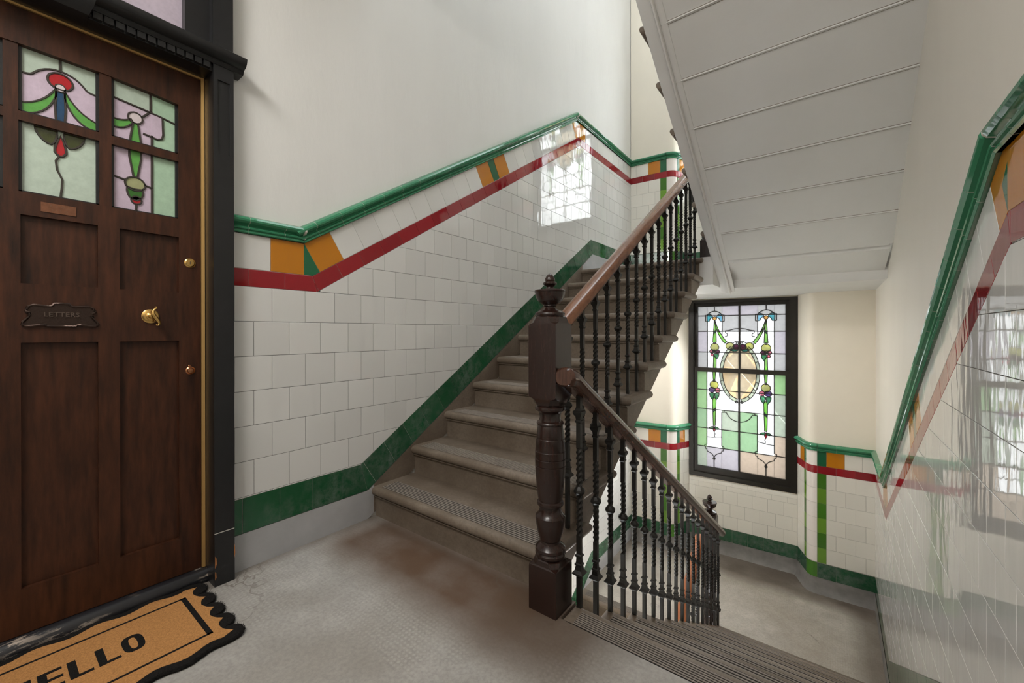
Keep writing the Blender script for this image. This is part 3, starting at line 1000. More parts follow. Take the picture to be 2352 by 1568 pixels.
def stair(name, label, y0, z0, dr, R, Tg, xa, xb, steps, open_side, mats, last_depth=0.12, lastn=10, ribs=True, sd=0.225, ext=0.035):
    """dr = +1 ascends towards +y. y0 is the first nosing, open_side = +1/-1 the free end"""
    root = empty(name, ((xa + xb) / 2, y0, z0))
    inv = Matrix.Translation(-Vector(((xa + xb) / 2, y0, z0)))

    def obj(nm, mb, mt, par, **kw):
        mb.v = [tuple(inv @ Vector(v)) for v in mb.v]
        return mb.obj(nm, mt, par, **kw)
    for n in steps:
        ny = y0 + dr * Tg * (n - 1); zt = z0 + R * n
        depth = Tg + ext if n < lastn else last_depth
        a, b = ny, ny + dr * depth
        mb = MB()
        r = 0.025
        back = b
        xhi = xb - (r if open_side > 0 else 0); xlo = xa + (r if open_side < 0 else 0)
        lo, hi = min(a + dr * r, back - dr * (r if n < lastn else 0)), max(a + dr * r, back - dr * (r if n < lastn else 0))
        mb.loft(slab_loops(xlo, xhi, lo, hi, -dr, open_side > 0, open_side < 0, zt))
        # cove under the nosing, riser block and sloped soffit
        body_hi = xb - (0.032 if open_side > 0 else 0); body_lo = xa + (0.032 if open_side < 0 else 0)
        ry = 0.028
        prof = [(0.012, R - 0.049), (0.014, R - 0.055), (0.024, R - 0.058), (ry, R - 0.066), (ry, -0.002)]
        zs0 = R - sd + R / Tg * (ry)
        prof += [(ry, zs0), (Tg + ry, zs0 + R), (Tg + ry, R - 0.049)] if n < lastn else [(ry, zs0), (last_depth, zs0 + R * (last_depth - ry) / Tg), (last_depth, R - 0.049)]
        mb2 = MB()
        mb2.prism(prof, lambda p, q, t: (t, ny + dr * p, zt - R + q), body_lo, body_hi)
        st = obj('step', mb, mats[0], root, angle=35)
        mb2.v = [tuple(inv @ Vector(v)) for v in mb2.v]
        mb2.obj('riser', mats[1], st, angle=35)
        if ribs:
            # worn grip ribs cast into the front of the tread
            x0 = xa + 0.05; x1 = xb - 0.05
            g0, g1 = 0.035, 0.145 if n < lastn else min(0.145, last_depth - 0.002)
            mb3 = MB(); ya, yb = sorted((ny + dr * g0, ny + dr * g1))
            mb3.box((x0, ya, zt - 0.004), (x1, yb, zt + 0.0003))
            o = obj('rib_bed', mb3, M['rib_dark'], st)
            mb4 = MB(); nr = 8; w = (g1 - g0) / nr
            for i in range(nr):
                c = ny + dr * (g0 + (i + 0.5) * w)
                e = w * 0.27
                mb4.prism([(c - e, zt), (c + e, zt), (c + e * .6, zt + 0.0021), (c - e * .7, zt + 0.0021)], lambda p, q, t: (t, p, q), x0, x1)
            obj('grip_rib', mb4, M['rib'], st)
    return root


s1 = stair('stair_flight', None, 0.522, 0.0, +1, RU, TU, 0.0, 1.165, range(1, 11), +1, [M['step'], M['step']], sd=0.262, ext=0.085)
tag(s1, 'stone flight climbing along the white tiled wall behind the near newel', 'staircase', 'stone flights of the stair')
s2 = stair('stair_flight', None, 3.115, LL, -1, RD, TD, 1.243, 2.352, range(1, 11), -1, [M['step'], M['step']], last_depth=0.115)
tag(s2, 'stone flight descending from the landing to the window, ribbed nosings seen from above', 'staircase', 'stone flights of the stair')
s3 = stair('stair_flight', None, 3.08, LU, -1, RU, TU, 1.205, 2.378, range(1, 11), -1, [M['step'], M['soffit']], ribs=False)
tag(s3, 'overhead flight with white painted sloping underside above the window', 'staircase', 'stone flights of the stair')
s4 = stair('stair_flight', None, 2.98 - 9 * TU, LL - 1.68, +1, RU, TU, 0.0, 1.165, range(4, 11), +1, [M['step'], M['step']])
tag(s4, 'lowest stone flight leaving the half landing underneath the climbing flight', 'staircase', 'stone flights of the stair')
# bead and band along the free edge of the overhead soffit, and the shallow joints between its step stones
mb = MB()
inv3 = s3.matrix_world


def soff(y):  # soffit line of the overhead flight
    return LU + RU - 0.225 + RU / TU * (3.08 - y)


def rel(v): return tuple(Vector(v) - Vector(s3.location))


for (x0, x1, d) in ((1.236, 1.30, 0.022), (1.30, 1.316, 0.034), (1.316, 1.35, 0.012)):
    ps = [(x0, 0.0), (x0, -d * 0.7), (x0 + (x1 - x0) * .25, -d), (x1 - (x1 - x0) * .25, -d), (x1, -d * 0.7), (x1, 0.0)]
    mb.loft([[rel((x, y, soff(y) + q + 0.004)) for x, q in ps] for y in (3.44, 0.45)])
mb.obj('edge_moulding', M['soffit'], s3, angle=40)
for n in range(1, 10):
    y = 3.08 - 0.028 - TU * (n - 1)
    mb = MB()
    ps = [(y - 0.012, soff(y - 0.012) + 0.0004), (y, soff(y) - 0.0009), (y + 0.014, soff(y + 0.014) + 0.0004), (y, soff(y) + 0.004)]
    mb.prism([(a, b) for a, b in ps], lambda p, q, t: rel((t, p, q)), 1.35, 2.35)
    mb.obj('joint_ridge', M['soffit'], s3, smooth=False)
# lower springing of the soffit on the half landing edge
mb = MB()
mb.prism([(3.10, soff(3.10)), (3.445, soff(3.445) if soff(3.445) > 1.50 else 1.50), (3.445, 1.437), (3.43, 1.430), (3.435, 1.60), (3.08, 1.66)], lambda p, q, t: rel((t, p, q)), 1.245, 2.36)
mb.obj('springer', M['soffit'], s3)

# ================================================================== NEWELS


def octa(h, c, z):
    return [(h - c, -h, z), (h, -h + c, z), (h, h - c, z), (h - c, h, z), (-h + c, h, z), (-h, h - c, z), (-h, -h + c, z), (-h + c, -h, z)]


def newel(loc, label):
    root = empty('newel_post', loc)
    tag(root, label, 'newel post', 'newel posts of the stair')
    h = 0.059
    mb = MB(); mb.loft([octa(h, .001, 0), octa(h, .001, .158), octa(h, .004, .166), octa(h - .004, .022, .170), octa(h - .006, .03, .186), octa(h - .012, .034, .192)])
    mb.obj('base_block', M['newel'], root, angle=25)
    mb = MB()
    mb.lathe([(0.03, .186), (.050, .190), (.056, .197), (.057, .205), (.053, .212), (.057, .216), (.056, .226), (.047, .236), (.037, .243), (.036, .251), (.041, .256), (.042, .262), (.049, .285), (.0545, .315), (.0565, .336), (.056, .342),
              (.050, .348), (.043, .357), (.040, .372), (.041, .380), (.049, .384), (.0505, .390), (.049, .396), (.044, .400), (.0465, .41), (.052, .455), (.0565, .515), (.0572, .53), (.0555, .5315), (.0572, .534), (.0575, .556), (.0555, .558), (.0572, .560), (.0572, .585), (.0555, .587), (.0565, .590),
              (.053, .632), (.0515, .634), (.052, .637), (.0475, .68), (.046, .683), (.050, .685), (.0515, .690), (.049, .695), (.042, .699), (.039, .712), (.041, .728), (.046, .734), (.056, .740), (.0575, .746), (.056, .752), (.05, .756), (.05, .764)], n=32)
    mb.obj('turned_shaft', M['newel'], root, angle=28)
    mb = MB(); mb.loft([octa(h - .010, .03, .757), octa(h - .006, .028, .762), octa(h - .001, .024, .782), octa(h, .005, .790), octa(h, .001, .794), octa(h, .001, 1.056), octa(h, .005, 1.060), octa(h - .001, .022, 1.066), octa(h - .004, .028, 1.086), octa(h - .008, .03, 1.090)])
    mb.obj('block', M['newel'], root, angle=25)
    mb = MB()
    mb.lathe([(.048, 1.088), (.054, 1.091), (.0565, 1.097), (.055, 1.103), (.046, 1.109), (.030, 1.114), (.021, 1.120), (.021, 1.126), (.026, 1.129), (.025, 1.133), (.036, 1.139), (.047, 1.150), (.054, 1.165), (.0565, 1.180), (.0585, 1.1815), (.0585, 1.186), (.056, 1.189),
              (.040, 1.191), (.016, 1.193), (.013, 1.200), (.017, 1.205), (.025, 1.210), (.026, 1.214), (.024, 1.218), (.017, 1.221), (.019, 1.225), (.0185, 1.232), (.013, 1.242), (.006, 1.249), (.001, 1.251)], n=32)
    mb.obj('finial', M['newel'], root, angle=30)
    return root


nw = newel((1.180, 0.496, 0.0), 'dark mahogany newel post with cup finial at the foot of the climbing flight')
for loc, lab in (((1.19, 3.17, LL), 'distant newel post on the lower half landing with only its cup finial above the rail'),
                 ((1.18, 3.19, LU), 'newel post at the head of the climbing flight, only its base showing')):
    c = copy_tree(nw); c.location = loc; c['label'] = lab

# ================================================================== BALUSTRADES


def sq(h, z, rot=0.0):
    pts = [(h, 0), (h, h), (0, h), (-h, h), (-h, 0), (-h, -h), (0, -h), (h, -h)]
    c, s = math.cos(rot), math.sin(rot)
    return [(x * c - y * s, x * s + y * c, z) for x, y in pts]


def rd(h, z): return [(h * math.cos(PI / 4 * i), h * math.sin(PI / 4 * i), z) for i in range(8)]


def baluster_mesh(extra, top=0.795):
    L = [sq(.0085, -extra), sq(.0085, .108), sq(.012, .1125), sq(.0205, .119), sq(.0205, .124), sq(.013, .134), sq(.0105, .149), sq(.0135, .152), sq(.0135, .157), sq(.0095, .160),
         sq(.0085, .180), sq(.0125, .184), sq(.0125, .190), sq(.0085, .194), sq(.0085, .262)]

    def twist(z0, z1, a):
        n = int((z1 - z0) / .0058)
        for i in range(n + 1):
            z = z0 + (z1 - z0) * i / n
            a0 = a + (z - z0) * 2 * PI / .086
            L.append(sq(.0088, z, a0))
        return a0
    a = twist(.263, .410, 0)
    L.extend([rd(.0105, .412), rd(.0165, .417), rd(.0215, .4235), rd(.0225, .4285), rd(.0205, .4345), rd(.014, .441), rd(.0105, .446)])
    twist(.447, .588, 0)
    L.extend([sq(.0085, .590), sq(.0085, .682), sq(.012, .686), sq(.012, .691), sq(.0090, .694), sq(.0105, .706), sq(.0165, .716), sq(.0178, .721), sq(.0178, .727), sq(.013, .731), sq(.0100, .738), sq(.0085, .743), sq(.0085, top)])
    mb = MB(); mb.loft(L)
    return mb.mesh('baluster', M['iron'], angle=24)


RW, RH = 1.30, 1.17
RP = [(x * RW, z * RH) for x, z in [(-.033, .024), (-.032, .036), (-.027, .048), (-.016, .0565), (0, .060), (.016, .0565), (.027, .048), (.032, .036), (.033, .024), (.028, .0185), (.0265, .010), (.020, .003), (.012, 0), (-.012, 0), (-.020, .003), (-.0265, .010), (-.028, .0185)]]


def handrail(root, x, line, mat):
    mb = MB()
    loops = [[(x + px - root.location.x, y - root.location.y, z - .07 + pz - root.location.z) for px, pz in RP] for y, z in line]
    a, b = line[0], line[1]          # eased end
    cz = a[1] - .035
    loops.insert(0, [(v[0] * .80 + (x - root.location.x) * .20, v[1] - .010, (v[2] - (cz - root.location.z)) * .78 + cz - root.location.z) for v in loops[0]])
    mb.loft(loops)
    return mb.obj('handrail', mat, root, angle=40)


be, bo, bu = baluster_mesh(0.0), baluster_mesh(0.0835), None


def rail_z(line, y):
    pts = sorted(line)
    return interp(pts, y)


def balustrade(x, ys, line, label, mat, treads):
    root = empty('balustrade', (x, ys[0], treads(ys[0])))
    tag(root, label, 'balustrade', 'iron balustrades of the stair')
    handrail(root, x, line, mat)
    for y in ys:
        zt = treads(y); zr_ = rail_z(line, y) - 0.07
        ln = zr_ - zt
        # castings come in two lengths; the upper ornament stays in line with the rail
        me = baluster_for(round(ln, 2))
        o = put('baluster', me, root); o.location = (x - root.location.x, y - root.location.y, zr_ - 0.780 - root.location.z)
    return root


_bal = {}


def baluster_for(ln):
    if ln not in _bal: _bal[ln] = baluster_mesh(ln - 0.780)
    return _bal[ln]


down_line = [(0.449, 0.906), (0.462, 0.9055), (0.49, 0.899), (0.525, 0.876), (0.575, 0.846), (3.20, 0.846 - 0.589 * 2.625)]
yd = [0.556 + 0.1412 * i for i in range(19)]


def tread_down(y):
    k = max(0, math.ceil((y - 0.573) / TD - 1e-6)); return -RD * k


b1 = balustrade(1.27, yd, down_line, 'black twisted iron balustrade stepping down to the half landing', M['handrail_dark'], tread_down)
up_line = [(0.545, 0.9965), (0.797, 1.150), (3.16, 1.150 + 0.607 * 2.363)]
yu = [0.905 + 0.1405 * i for i in range(-2, 16)]


def tread_up(y):
    k = int(math.floor((y - 0.522) / TU)) + 1; return RU * k


b2 = balustrade(1.104, yu, up_line, 'black twisted iron balustrade rising beside the tiled wall under a broad polished rail', M['handrail'], tread_up)
low_line = [(1.9, -0.80 - 0.603 * 1.3), (3.2, -0.80)]
yl = [1.95 + 0.14 * i for i in range(9)]


def tread_low(y):
    k = max(0, math.ceil((2.98 - y) / TU - 1e-6)); return LL - RU * k


b3 = balustrade(1.104, yl, low_line, 'lowest balustrade with a lit-orange rail seen between the iron bars', M['handrail_low'], tread_low)

# ================================================================== WINDOWS
GA0, GA1 = 0.092, 1.011
GC = (GA0 + GA1) / 2
UZ0, UZ1 = 0.577, 1.346      # upper sash glass
LZ0, LZ1 = -0.648, 0.534     # lower sash glass
UD, LD = -0.088, -0.046      # depth of the glass behind the recess face


def wbox(mb, a0, a1, z0, z1, d0, d1):
    q = [FI.p(a0, 0, d0), FI.p(a1, 0, d0), FI.p(a1, 0, d1), FI.p(a0, 0, d1)]
    mb.loft([[(p.x, p.y, z0) for p in q], [(p.x, p.y, z1) for p in q]])


def W(depth): return lambda a, b, t: tuple(FI.p(a, b, depth + t))


def circ(c, r, n=14, sx=1.0, sy=1.0, a0=0): return [(c[0] + r * sx * math.cos(a0 + 2 * PI * i / n), c[1] + r * sy * math.sin(a0 + 2 * PI * i / n)) for i in range(n)]


def mir(pts): return [(2 * GC - a, b) for a, b in pts]


def bez(p0, p1, p2, n=8): return [((1 - t) ** 2 * p0[0] + 2 * t * (1 - t) * p1[0] + t * t * p2[0], (1 - t) ** 2 * p0[1] + 2 * t * (1 - t) * p1[1] + t * t * p2[1]) for t in [i / n for i in range(n + 1)]]


window = empty('window_1', tuple(FI.p(0.55, WZ0, 0)))
tag(window, 'tall sash window with leaded stained glass swags, over the tiled panel', 'window', kind='structure')
woff = Vector(window.location)


def wobj(nm, mb, mt, par, **kw):
    mb.v = [tuple(Vector(v) - woff) for v in mb.v]
    return mb.obj(nm, mt, par, **kw)


mb = MB()
for a in ((WA0 - .03, 0.04, WZ0, WZ1), (1.06, WA1 + .03, WZ0, WZ1)): wbox(mb, *a, -0.16, -0.02)
for a in ((WA0 + .014, 0.048, WZ0, WZ1), (1.055, WA1 + .002, WZ0, WZ1), (0.048, 1.055, 1.392, WZ1), (0.048, 1.055, WZ0, -0.722)): wbox(mb, *a, -0.16, 0.008)
for a in ((0.044, 0.058, -0.722, 1.392), (1.045, 1.059, -0.722, 1.392)): wbox(mb, *a, -0.16, -0.002)
frame = wobj('frame', mb, M['sash'], window, angle=20)


def sash(name, z0, z1, dep, glz0, glz1, bottom, top):
    mb = MB()
    wbox(mb, 0.050, GA0, z0, z1, dep - .02, dep + .022); wbox(mb, GA1, 1.053, z0, z1, dep - .02, dep + .022)
    wbox(mb, GA0, GA1, z0, glz0, dep - .02, dep + .022); wbox(mb, GA0, GA1, glz1, z1, dep - .02, dep + .022)
    wbox(mb, GC - .0095, GC + .0095, glz0, glz1, dep - .012, dep + .012)
    return wobj(name, mb, M['sash'], window, angle=20)


us = sash('upper_sash', 0.530, 1.396, UD, UZ0, UZ1, 0, 0)
ls = sash('lower_sash', -0.724, 0.586, LD, LZ0, LZ1, 0, 0)

lead = {us: MB(), ls: MB()}
dep = {us: UD, ls: LD}


def pane(sa, poly, col, layer=0):
    """a piece of glass; motif pieces lie on the field panes"""
    if parea(poly) < 0: poly = poly[::-1]
    t0, t1 = (-0.0018, 0.0018) if layer == 0 else ((0.0018, 0.0032) if layer == 1 else (0.0032, 0.0042))
    mb = MB(); mb.prism(poly, W(dep[sa]), t0, t1)
    return wobj('pane', mb, G[col], sa, smooth=False)


def came(sa, pts, w=0.0105, closed=False):
    lead[sa].strip(pts, w, 0.0042 if True else 0, 0.0072, W(dep[sa]), closed=closed)
    lead[sa].strip(pts, w, -0.0042, 0.0042, W(dep[sa]), closed=closed)


def motif(sa, poly, col, layer=1, w=0.0078, both=True):
    for q in ((poly, mir(poly)) if both else (poly,)):
        pane(sa, q, col, layer); came(sa, q, w, True)


def lines(sa, pts, w=0.0095):
    came(sa, pts, w); came(sa, mir(pts), w)


# field panes
V1, V2 = 0.199, 0.364
hU = [UZ0, 0.776, 1.036, 1.231, UZ1]
hL = [LZ0, -0.401, -0.172, 0.069, 0.308, LZ1]
colsU = [['grey', 'clear', 'clear'], ['lilac', 'clear', 'clear'], ['grey', 'clear', 'grey'], ['grey', 'grey', 'lilac']]
colsL = [['green_grey', 'lilac', 'lilac'], ['pale_green', 'clear', 'mid_green'], ['mid_green', 'clear', 'green_grey'], ['pale_green', 'clear', 'clear'], ['pale_green', 'clear', 'clear']]
colsLr = [['peach', 'peach', 'peach'], ['peach', 'clear', 'mid_green'], ['green_grey', 'clear', 'mid_green'], ['green_grey', 'clear', 'clear'], ['pale_green', 'clear', 'clear']]
for sa, hh, cl, cr in ((us, hU, colsU, colsU), (ls, hL, colsL, colsLr)):
    for r in range(len(hh) - 1):
        for c, (a, b) in enumerate(((GA0, V1), (V1, V2), (V2, GC - .008))):
            rect = [(a, hh[r]), (b, hh[r]), (b, hh[r + 1]), (a, hh[r + 1])]
            pane(sa, rect, cl[r][c]); pane(sa, mir(rect), cr[r][c])
    for h in hh[1:-1]:
        for q in ([(GA0, h), (GC - .009, h)],): lines(sa, q)
lines(us, [(V1, UZ0), (V1, 1.163)]); lines(us, [(V2, 0.985), (V2, 1.163)])
lines(us, [(0.279, 1.287), (0.279, UZ1)])
lines(ls, [(V1, LZ1), (V1, -0.374)]); lines(ls, [(V2, 0.044), (V2, -0.374)]); lines(ls, [(0.280, LZ0), (0.280, -0.52)])
# bow
lines(us, [(0.178, 1.163), (0.178, 1.243), (0.203, 1.243)]); lines(us, [(0.386, 1.160), (0.386, 1.240), (0.361, 1.240)])
lines(us, [(0.178, 1.163), (0.2, 1.163)]); lines(us, [(0.386, 1.160), (0.365, 1.160)])
lines(us, bez((0.2, 1.245), (0.279, 1.330), (0.362, 1.243), 10))
motif(us, bez((0.199, 1.160), (0.185, 1.24), (0.212, 1.252), 4) + bez((0.212, 1.252), (0.252, 1.25), (0.262, 1.208), 4)[1:] + bez((0.262, 1.208), (0.225, 1.205), (0.222, 1.162), 4)[1:], 'cyan')
motif(us, [(2 * 0.281 - a, b) for a, b in bez((0.199, 1.160), (0.185, 1.24), (0.212, 1.252), 4) + bez((0.212, 1.252), (0.252, 1.25), (0.262, 1.208), 4)[1:] + bez((0.262, 1.208), (0.225, 1.205), (0.222, 1.162), 4)[1:]], 'sky')
motif(us, circ((0.281, 1.197), 0.022), 'disk', 2)
# ribbons of the upper sash
motif(us, [(0.276, 1.172), (0.287, 1.172), (0.296, 1.03), (0.301, 0.897), (0.260, 0.897), (0.268, 1.03)], 'ribbon')
pl = bez((0.289, 1.165), (0.318, 1.03), (0.398, 0.905), 8); pr = bez((0.283, 1.165), (0.300, 1.01), (0.372, 0.905), 8)
w0 = bez((0.287, 1.168), (0.325, 1.02), (0.415, 0.910), 8); w1 = bez((0.280, 1.160), (0.305, 1.00), (0.388, 0.888), 8)
motif(us, w0 + w1[::-1], 'ribbon')
motif(us, [(0.268, 1.024), (0.296, 1.058), (0.296, 1.030), (0.268, 0.998)], 'cyan', 2)
motif(us, [(0.312, 1.066), (0.326, 1.050), (0.339, 1.020), (0.322, 1.034)], 'cyan', 2)
# fruit clusters
motif(us, circ((0.281, 0.838), 0.048, 16, 1, 1.05), 'olive')
motif(us, circ((0.248, 0.786), 0.024), 'pink'); motif(us, circ((0.309, 0.783), 0.029, sx=1.0, sy=.9), 'plum'); motif(us, circ((0.278, 0.788), 0.020), 'rose', 2)
motif(us, circ((0.254, 0.744), 0.017), 'pink')
motif(us, bez((0.268, 0.752), (0.30, 0.775), (0.327, 0.752), 5) + bez((0.327, 0.752), (0.33, 0.715), (0.297, 0.684), 5)[1:] + bez((0.297, 0.684), (0.285, 0.72), (0.268, 0.752), 4)[1:-1], 'leaf')
motif(us, [(0.268, 0.742), (0.284, 0.72), (0.298, 0.69), (0.297, UZ0), (0.264, UZ0)], 'ribbon')
motif(us, circ((0.281, 0.890), 0.0115), 'dot', 2); motif(us, circ((0.413, 0.896), 0.0115), 'dot', 2)
# oval medallion: amber field inside a pale border
OC = (GC, 0.535); OA, OB = 0.212, 0.354


def oval(a0, a1, k, n=10): return [(OC[0] + OA * k[0] * math.cos(a0 + (a1 - a0) * i / n), OC[1] + OB * k[1] * math.sin(a0 + (a1 - a0) * i / n)) for i in range(n + 1)]


ki = (0.84, 0.885)


def clipz(poly, z, above): return clip(poly, 0, -1 if above else 1, -z if above else z)


full = oval(0, 2 * PI, ki, 48)[:-1]
for sa, z, ab in ((us, UZ0, True), (ls, LZ1, False)):
    part = clipz(full, z, ab)
    left = clip(part, 1, 0, GC - .008)
    pane(sa, left, 'amber', 1); pane(sa, mir(left), 'amber', 1)
    came(sa, left, 0.006, True); came(sa, mir(left), 0.006, True)
th_u = math.asin((UZ0 - OC[1]) / OB); th_l = math.asin((LZ1 - OC[1]) / OB)
angs = [PI - th_u, PI - 0.42, PI - 0.78, PI - 1.12]
for a, b in zip(angs, angs[1:]): motif(us, oval(a, b, (1, 1), 5) + oval(b, a, ki, 5), 'border')
angs = [PI - th_l + 0.02, PI + 0.32, PI + 0.62, PI + 1.02, PI + 1.46]
for a, b in zip(angs, angs[1:]): motif(ls, oval(a, b, (1, 1), 5) + oval(b, a, ki, 5), 'border')
motif(us, circ((0.450, 0.856), 0.046, 14), 'olive'); motif(us, circ((0.514, 0.846), 0.036, 12, 1, .9), 'plum', 2)
motif(us, bez((0.44, 0.815), (0.48, 0.83), (0.54, 0.812), 5) + bez((0.54, 0.812), (0.50, 0.765), (0.44, 0.815), 6)[1:-1], 'teal')
motif(us, circ((0.527, 0.892), 0.0125), 'dot', 2)
lines(us, bez((0.478, 0.888), (0.51, 0.925), (GC - .01, 0.915), 6))
motif(ls, circ((0.524, 0.184), 0.0125), 'dot', 2)
# crown line above the medallion
lines(us, [(0.553 - .012, 1.070), (0.50, 1.066), (0.44, 1.048), (0.397, 1.042), (0.400, 1.018), (0.418, 1.008), (0.425, 0.990), (0.414, 0.976), (0.393, 0.974)], 0.0085)
# lower sash garlands
motif(ls, [(0.266, LZ1), (0.298, LZ1), (0.291, 0.43), (0.271, 0.43)], 'ribbon')
motif(ls, circ((0.281, 0.374), 0.047, 16, 1, 1.03), 'olive')
motif(ls, circ((0.258, 0.311), 0.037, 14, 1, .88), 'purple'); motif(ls, circ((0.320, 0.309), 0.029, 14, 1, 1), 'pink')
heart = bez((0.228, 0.268), (0.262, 0.285), (0.281, 0.262), 4) + bez((0.281, 0.262), (0.278, 0.215), (0.262, 0.186), 4)[1:] + bez((0.262, 0.186), (0.228, 0.22), (0.228, 0.268), 4)[1:-1]
motif(ls, heart, 'leaf'); motif(ls, [(2 * 0.283 - a, b + .003) for a, b in heart], 'leaf')
motif(ls, [(0.281, 0.222), (0.303, 0.19), (0.294, -0.127), (0.270, -0.127), (0.262, 0.185)], 'ribbon')
motif(ls, [(0.266, 0.030), (0.298, 0.064), (0.298, 0.090), (0.266, 0.056)], 'sky', 2)
motif(ls, circ((0.281, 0.424), 0.0115), 'dot', 2); motif(ls, circ((0.281, -0.138), 0.0115), 'dot', 2); motif(ls, circ((0.280, -0.540), 0.0125), 'dot', 2)
lf = bez((0.224, -0.164), (0.255, -0.135), (0.276, -0.152), 4) + bez((0.276, -0.152), (0.258, -0.196), (0.224, -0.164), 4)[1:-1]
motif(ls, lf, 'leaf'); motif(ls, [(2 * 0.281 - a, b) for a, b in lf], 'leaf')
motif(ls, [(0.281, -0.150), (0.296, -0.182), (0.281, -0.216), (0.268, -0.182)], 'red', 2)
lines(ls, [(0.284, -0.216), (0.292, -0.235), (0.284, -0.252), (0.288, -0.268)], 0.0085)
lines(ls, [(V1, -0.281), (0.26, -0.28), (0.31, -0.270), (V2, -0.262)], 0.0085)
lines(ls, [(V1, -0.374), (0.177, -0.380), (0.173, -0.398), (0.182, -0.412), (0.181, -0.428), (0.199, -0.434), (0.199, -0.455), (0.225, -0.468), (0.255, -0.485), (0.275, -0.510), (0.280, -0.528)], 0.0085)
lines(ls, [(V2, -0.374), (0.386, -0.382), (0.392, -0.400), (0.380, -0.414), (0.382, -0.430), (0.363, -0.436), (0.363, -0.456), (0.335, -0.468), (0.305, -0.485), (0.286, -0.510), (0.280, -0.528)], 0.0085)
lines(ls, [(V2, 0.044), (0.415, 0.046)] + bez((0.415, 0.046), (0.45, -0.045), (GC - .01, -0.054), 8)[1:], 0.0085)
lines(ls, [(0.39, 0.069), (0.39, 0.045)], 0.0085)
lines(ls, [(0.345, 0.304), (0.375, 0.304)], 0.0085)
for sa in (us, ls): wobj('lead', lead[sa], M['lead'], sa, angle=40)
win2 = copy_tree(window)
win2.name = 'window_2'
win2.location = window.location + Vector((0, 0, DZ))
for sa in win2.children:
    for ch in sa.children:
        if ch.name.startswith('pane') and ch.active_material in [G[k] for k in ('grey', 'lilac', 'pale_green', 'mid_green', 'green_grey', 'peach', 'clear')]:
            ch.material_slots[0].link = 'OBJECT'; ch.material_slots[0].material = G['sky_bright']     # brighter sky behind the upper window put into its pane colour
win2['label'] = 'upper storey sash window of stained glass, mirrored in the wall tiles beside the climbing flight'

# ================================================================== FRONT DOOR
XD = -0.060                     # door face
YR, YL = -0.256, -1.050         # door edges
ZB, ZT = 0.052, 2.083
YC = (YR + YL) / 2
door = empty('door_1', (XD, YC, ZB))
tag(door, 'dark brown panelled front door with stained glass lights and brass furniture', 'door', kind='structure')
doff = Vector(door.location)


def dobj(nm, mb, mt, par, **kw):
    mb.v = [tuple(Vector(v) - doff) for v in mb.v]
    return mb.obj(nm, mt, par, **kw)


def dbox(nm, y0, y1, z0, z1, x0=-0.045, x1=0.0, mt='door', par=None):
    mb = MB(); mb.box((XD + x0, y0, z0), (XD + x1, y1, z1)); return dobj(nm, mb, M[mt], par or door, angle=20)


YM1, YM2 = -0.539, -0.766       # glazed-light bars (centres)
PY = [(-0.329, -0.506), (-0.5635, -0.744), (-0.801, -0.978)]     # panel spans, right to left
dbox('stile', YR, -0.329, ZB, ZT); dbox('stile', -0.978, YL, ZB, ZT)
for z0, z1 in ((ZB, 0.199), (0.9985, 1.192), (1.416, 1.490)): dbox('rail', -0.329, -0.978, z0, z1)
for a, b in ((-0.506, -0.5635), (-0.744, -0.801)):
    dbox('mullion', a, b, 0.199, 0.9985); dbox('mullion', a, b, 1.192, 1.416)
for z0, z1 in ((0.199, 0.9985), (1.192, 1.416)):
    for a, b in PY: dbox('panel', a, b, z0, z1, -0.03, -0.017)
# head rail follows the flat arch of the lights
mb = MB()


def arch(y):
    k = abs(y - YC) / 0.33
    return 1.968 - 0.030 * max(0.0, k - 0.25) ** 1.6


ys = [-0.329 - (0.978 - 0.329) * i / 16 for i in range(17)]
mb.prism([(y, arch(y)) for y in ys] + [(-0.978, ZT), (-0.329, ZT)], lambda p, q, t: (t, p, q), XD - 0.045, XD)
dobj('head_rail', mb, M['door'], door, angle=15)
bars = [(-0.5265, -0.5585), (-0.7475, -0.7795)]
for a, b in bars:
    dbox('glazing_bar', a, b, 1.490, 1.722, -0.04, -0.004, 'door'); dbox('glazing_bar', a, b, 1.752, 1.972, -0.04, -0.004, 'door')
dbox('glazing_bar', -0.329, -0.978, 1.722, 1.752, -0.04, -0.004, 'door')
mb = MB()
for a, b in ((-0.329, -0.5265), (-0.5585, -0.7475), (-0.7795, -0.978)):
    for z0, z1 in ((1.490, 1.722), (1.752, None)):
        for e0, e1 in ((a, a - .008), (b + .008, b)):
            mb.box((XD - .03, e1, z0), (XD - .014, e0, (z1 or arch((e0 + e1) / 2))))
        mb.box((XD - .03, b, z0), (XD - .014, a, z0 + .007))
dobj('glazing_bead', mb, M['blackpaint'], door, angle=20)
# leaded lights: glass pieces with their cames, right light, middle light and the mirrored light beyond
glazing = empty('leaded_light'); glazing.parent = door
GX = -0.024


def dW(p, q, t): return (XD + GX + t, p, q)


dlead = MB()


def dpane(poly, col, layer=0):
    t0, t1 = (-.002, .002) if layer == 0 else ((.002, .0035) if layer == 1 else (.0035, .0045))
    mb = MB(); mb.prism(poly, dW, t0, t1); return dobj('pane', mb, D[col], glazing, smooth=False)


def dcame(pts, w=.009, closed=False): dlead.strip(pts, w, .0, .0068, dW, closed=closed)


def dm(pts): return [(2 * YC - y, z) for y, z in pts]


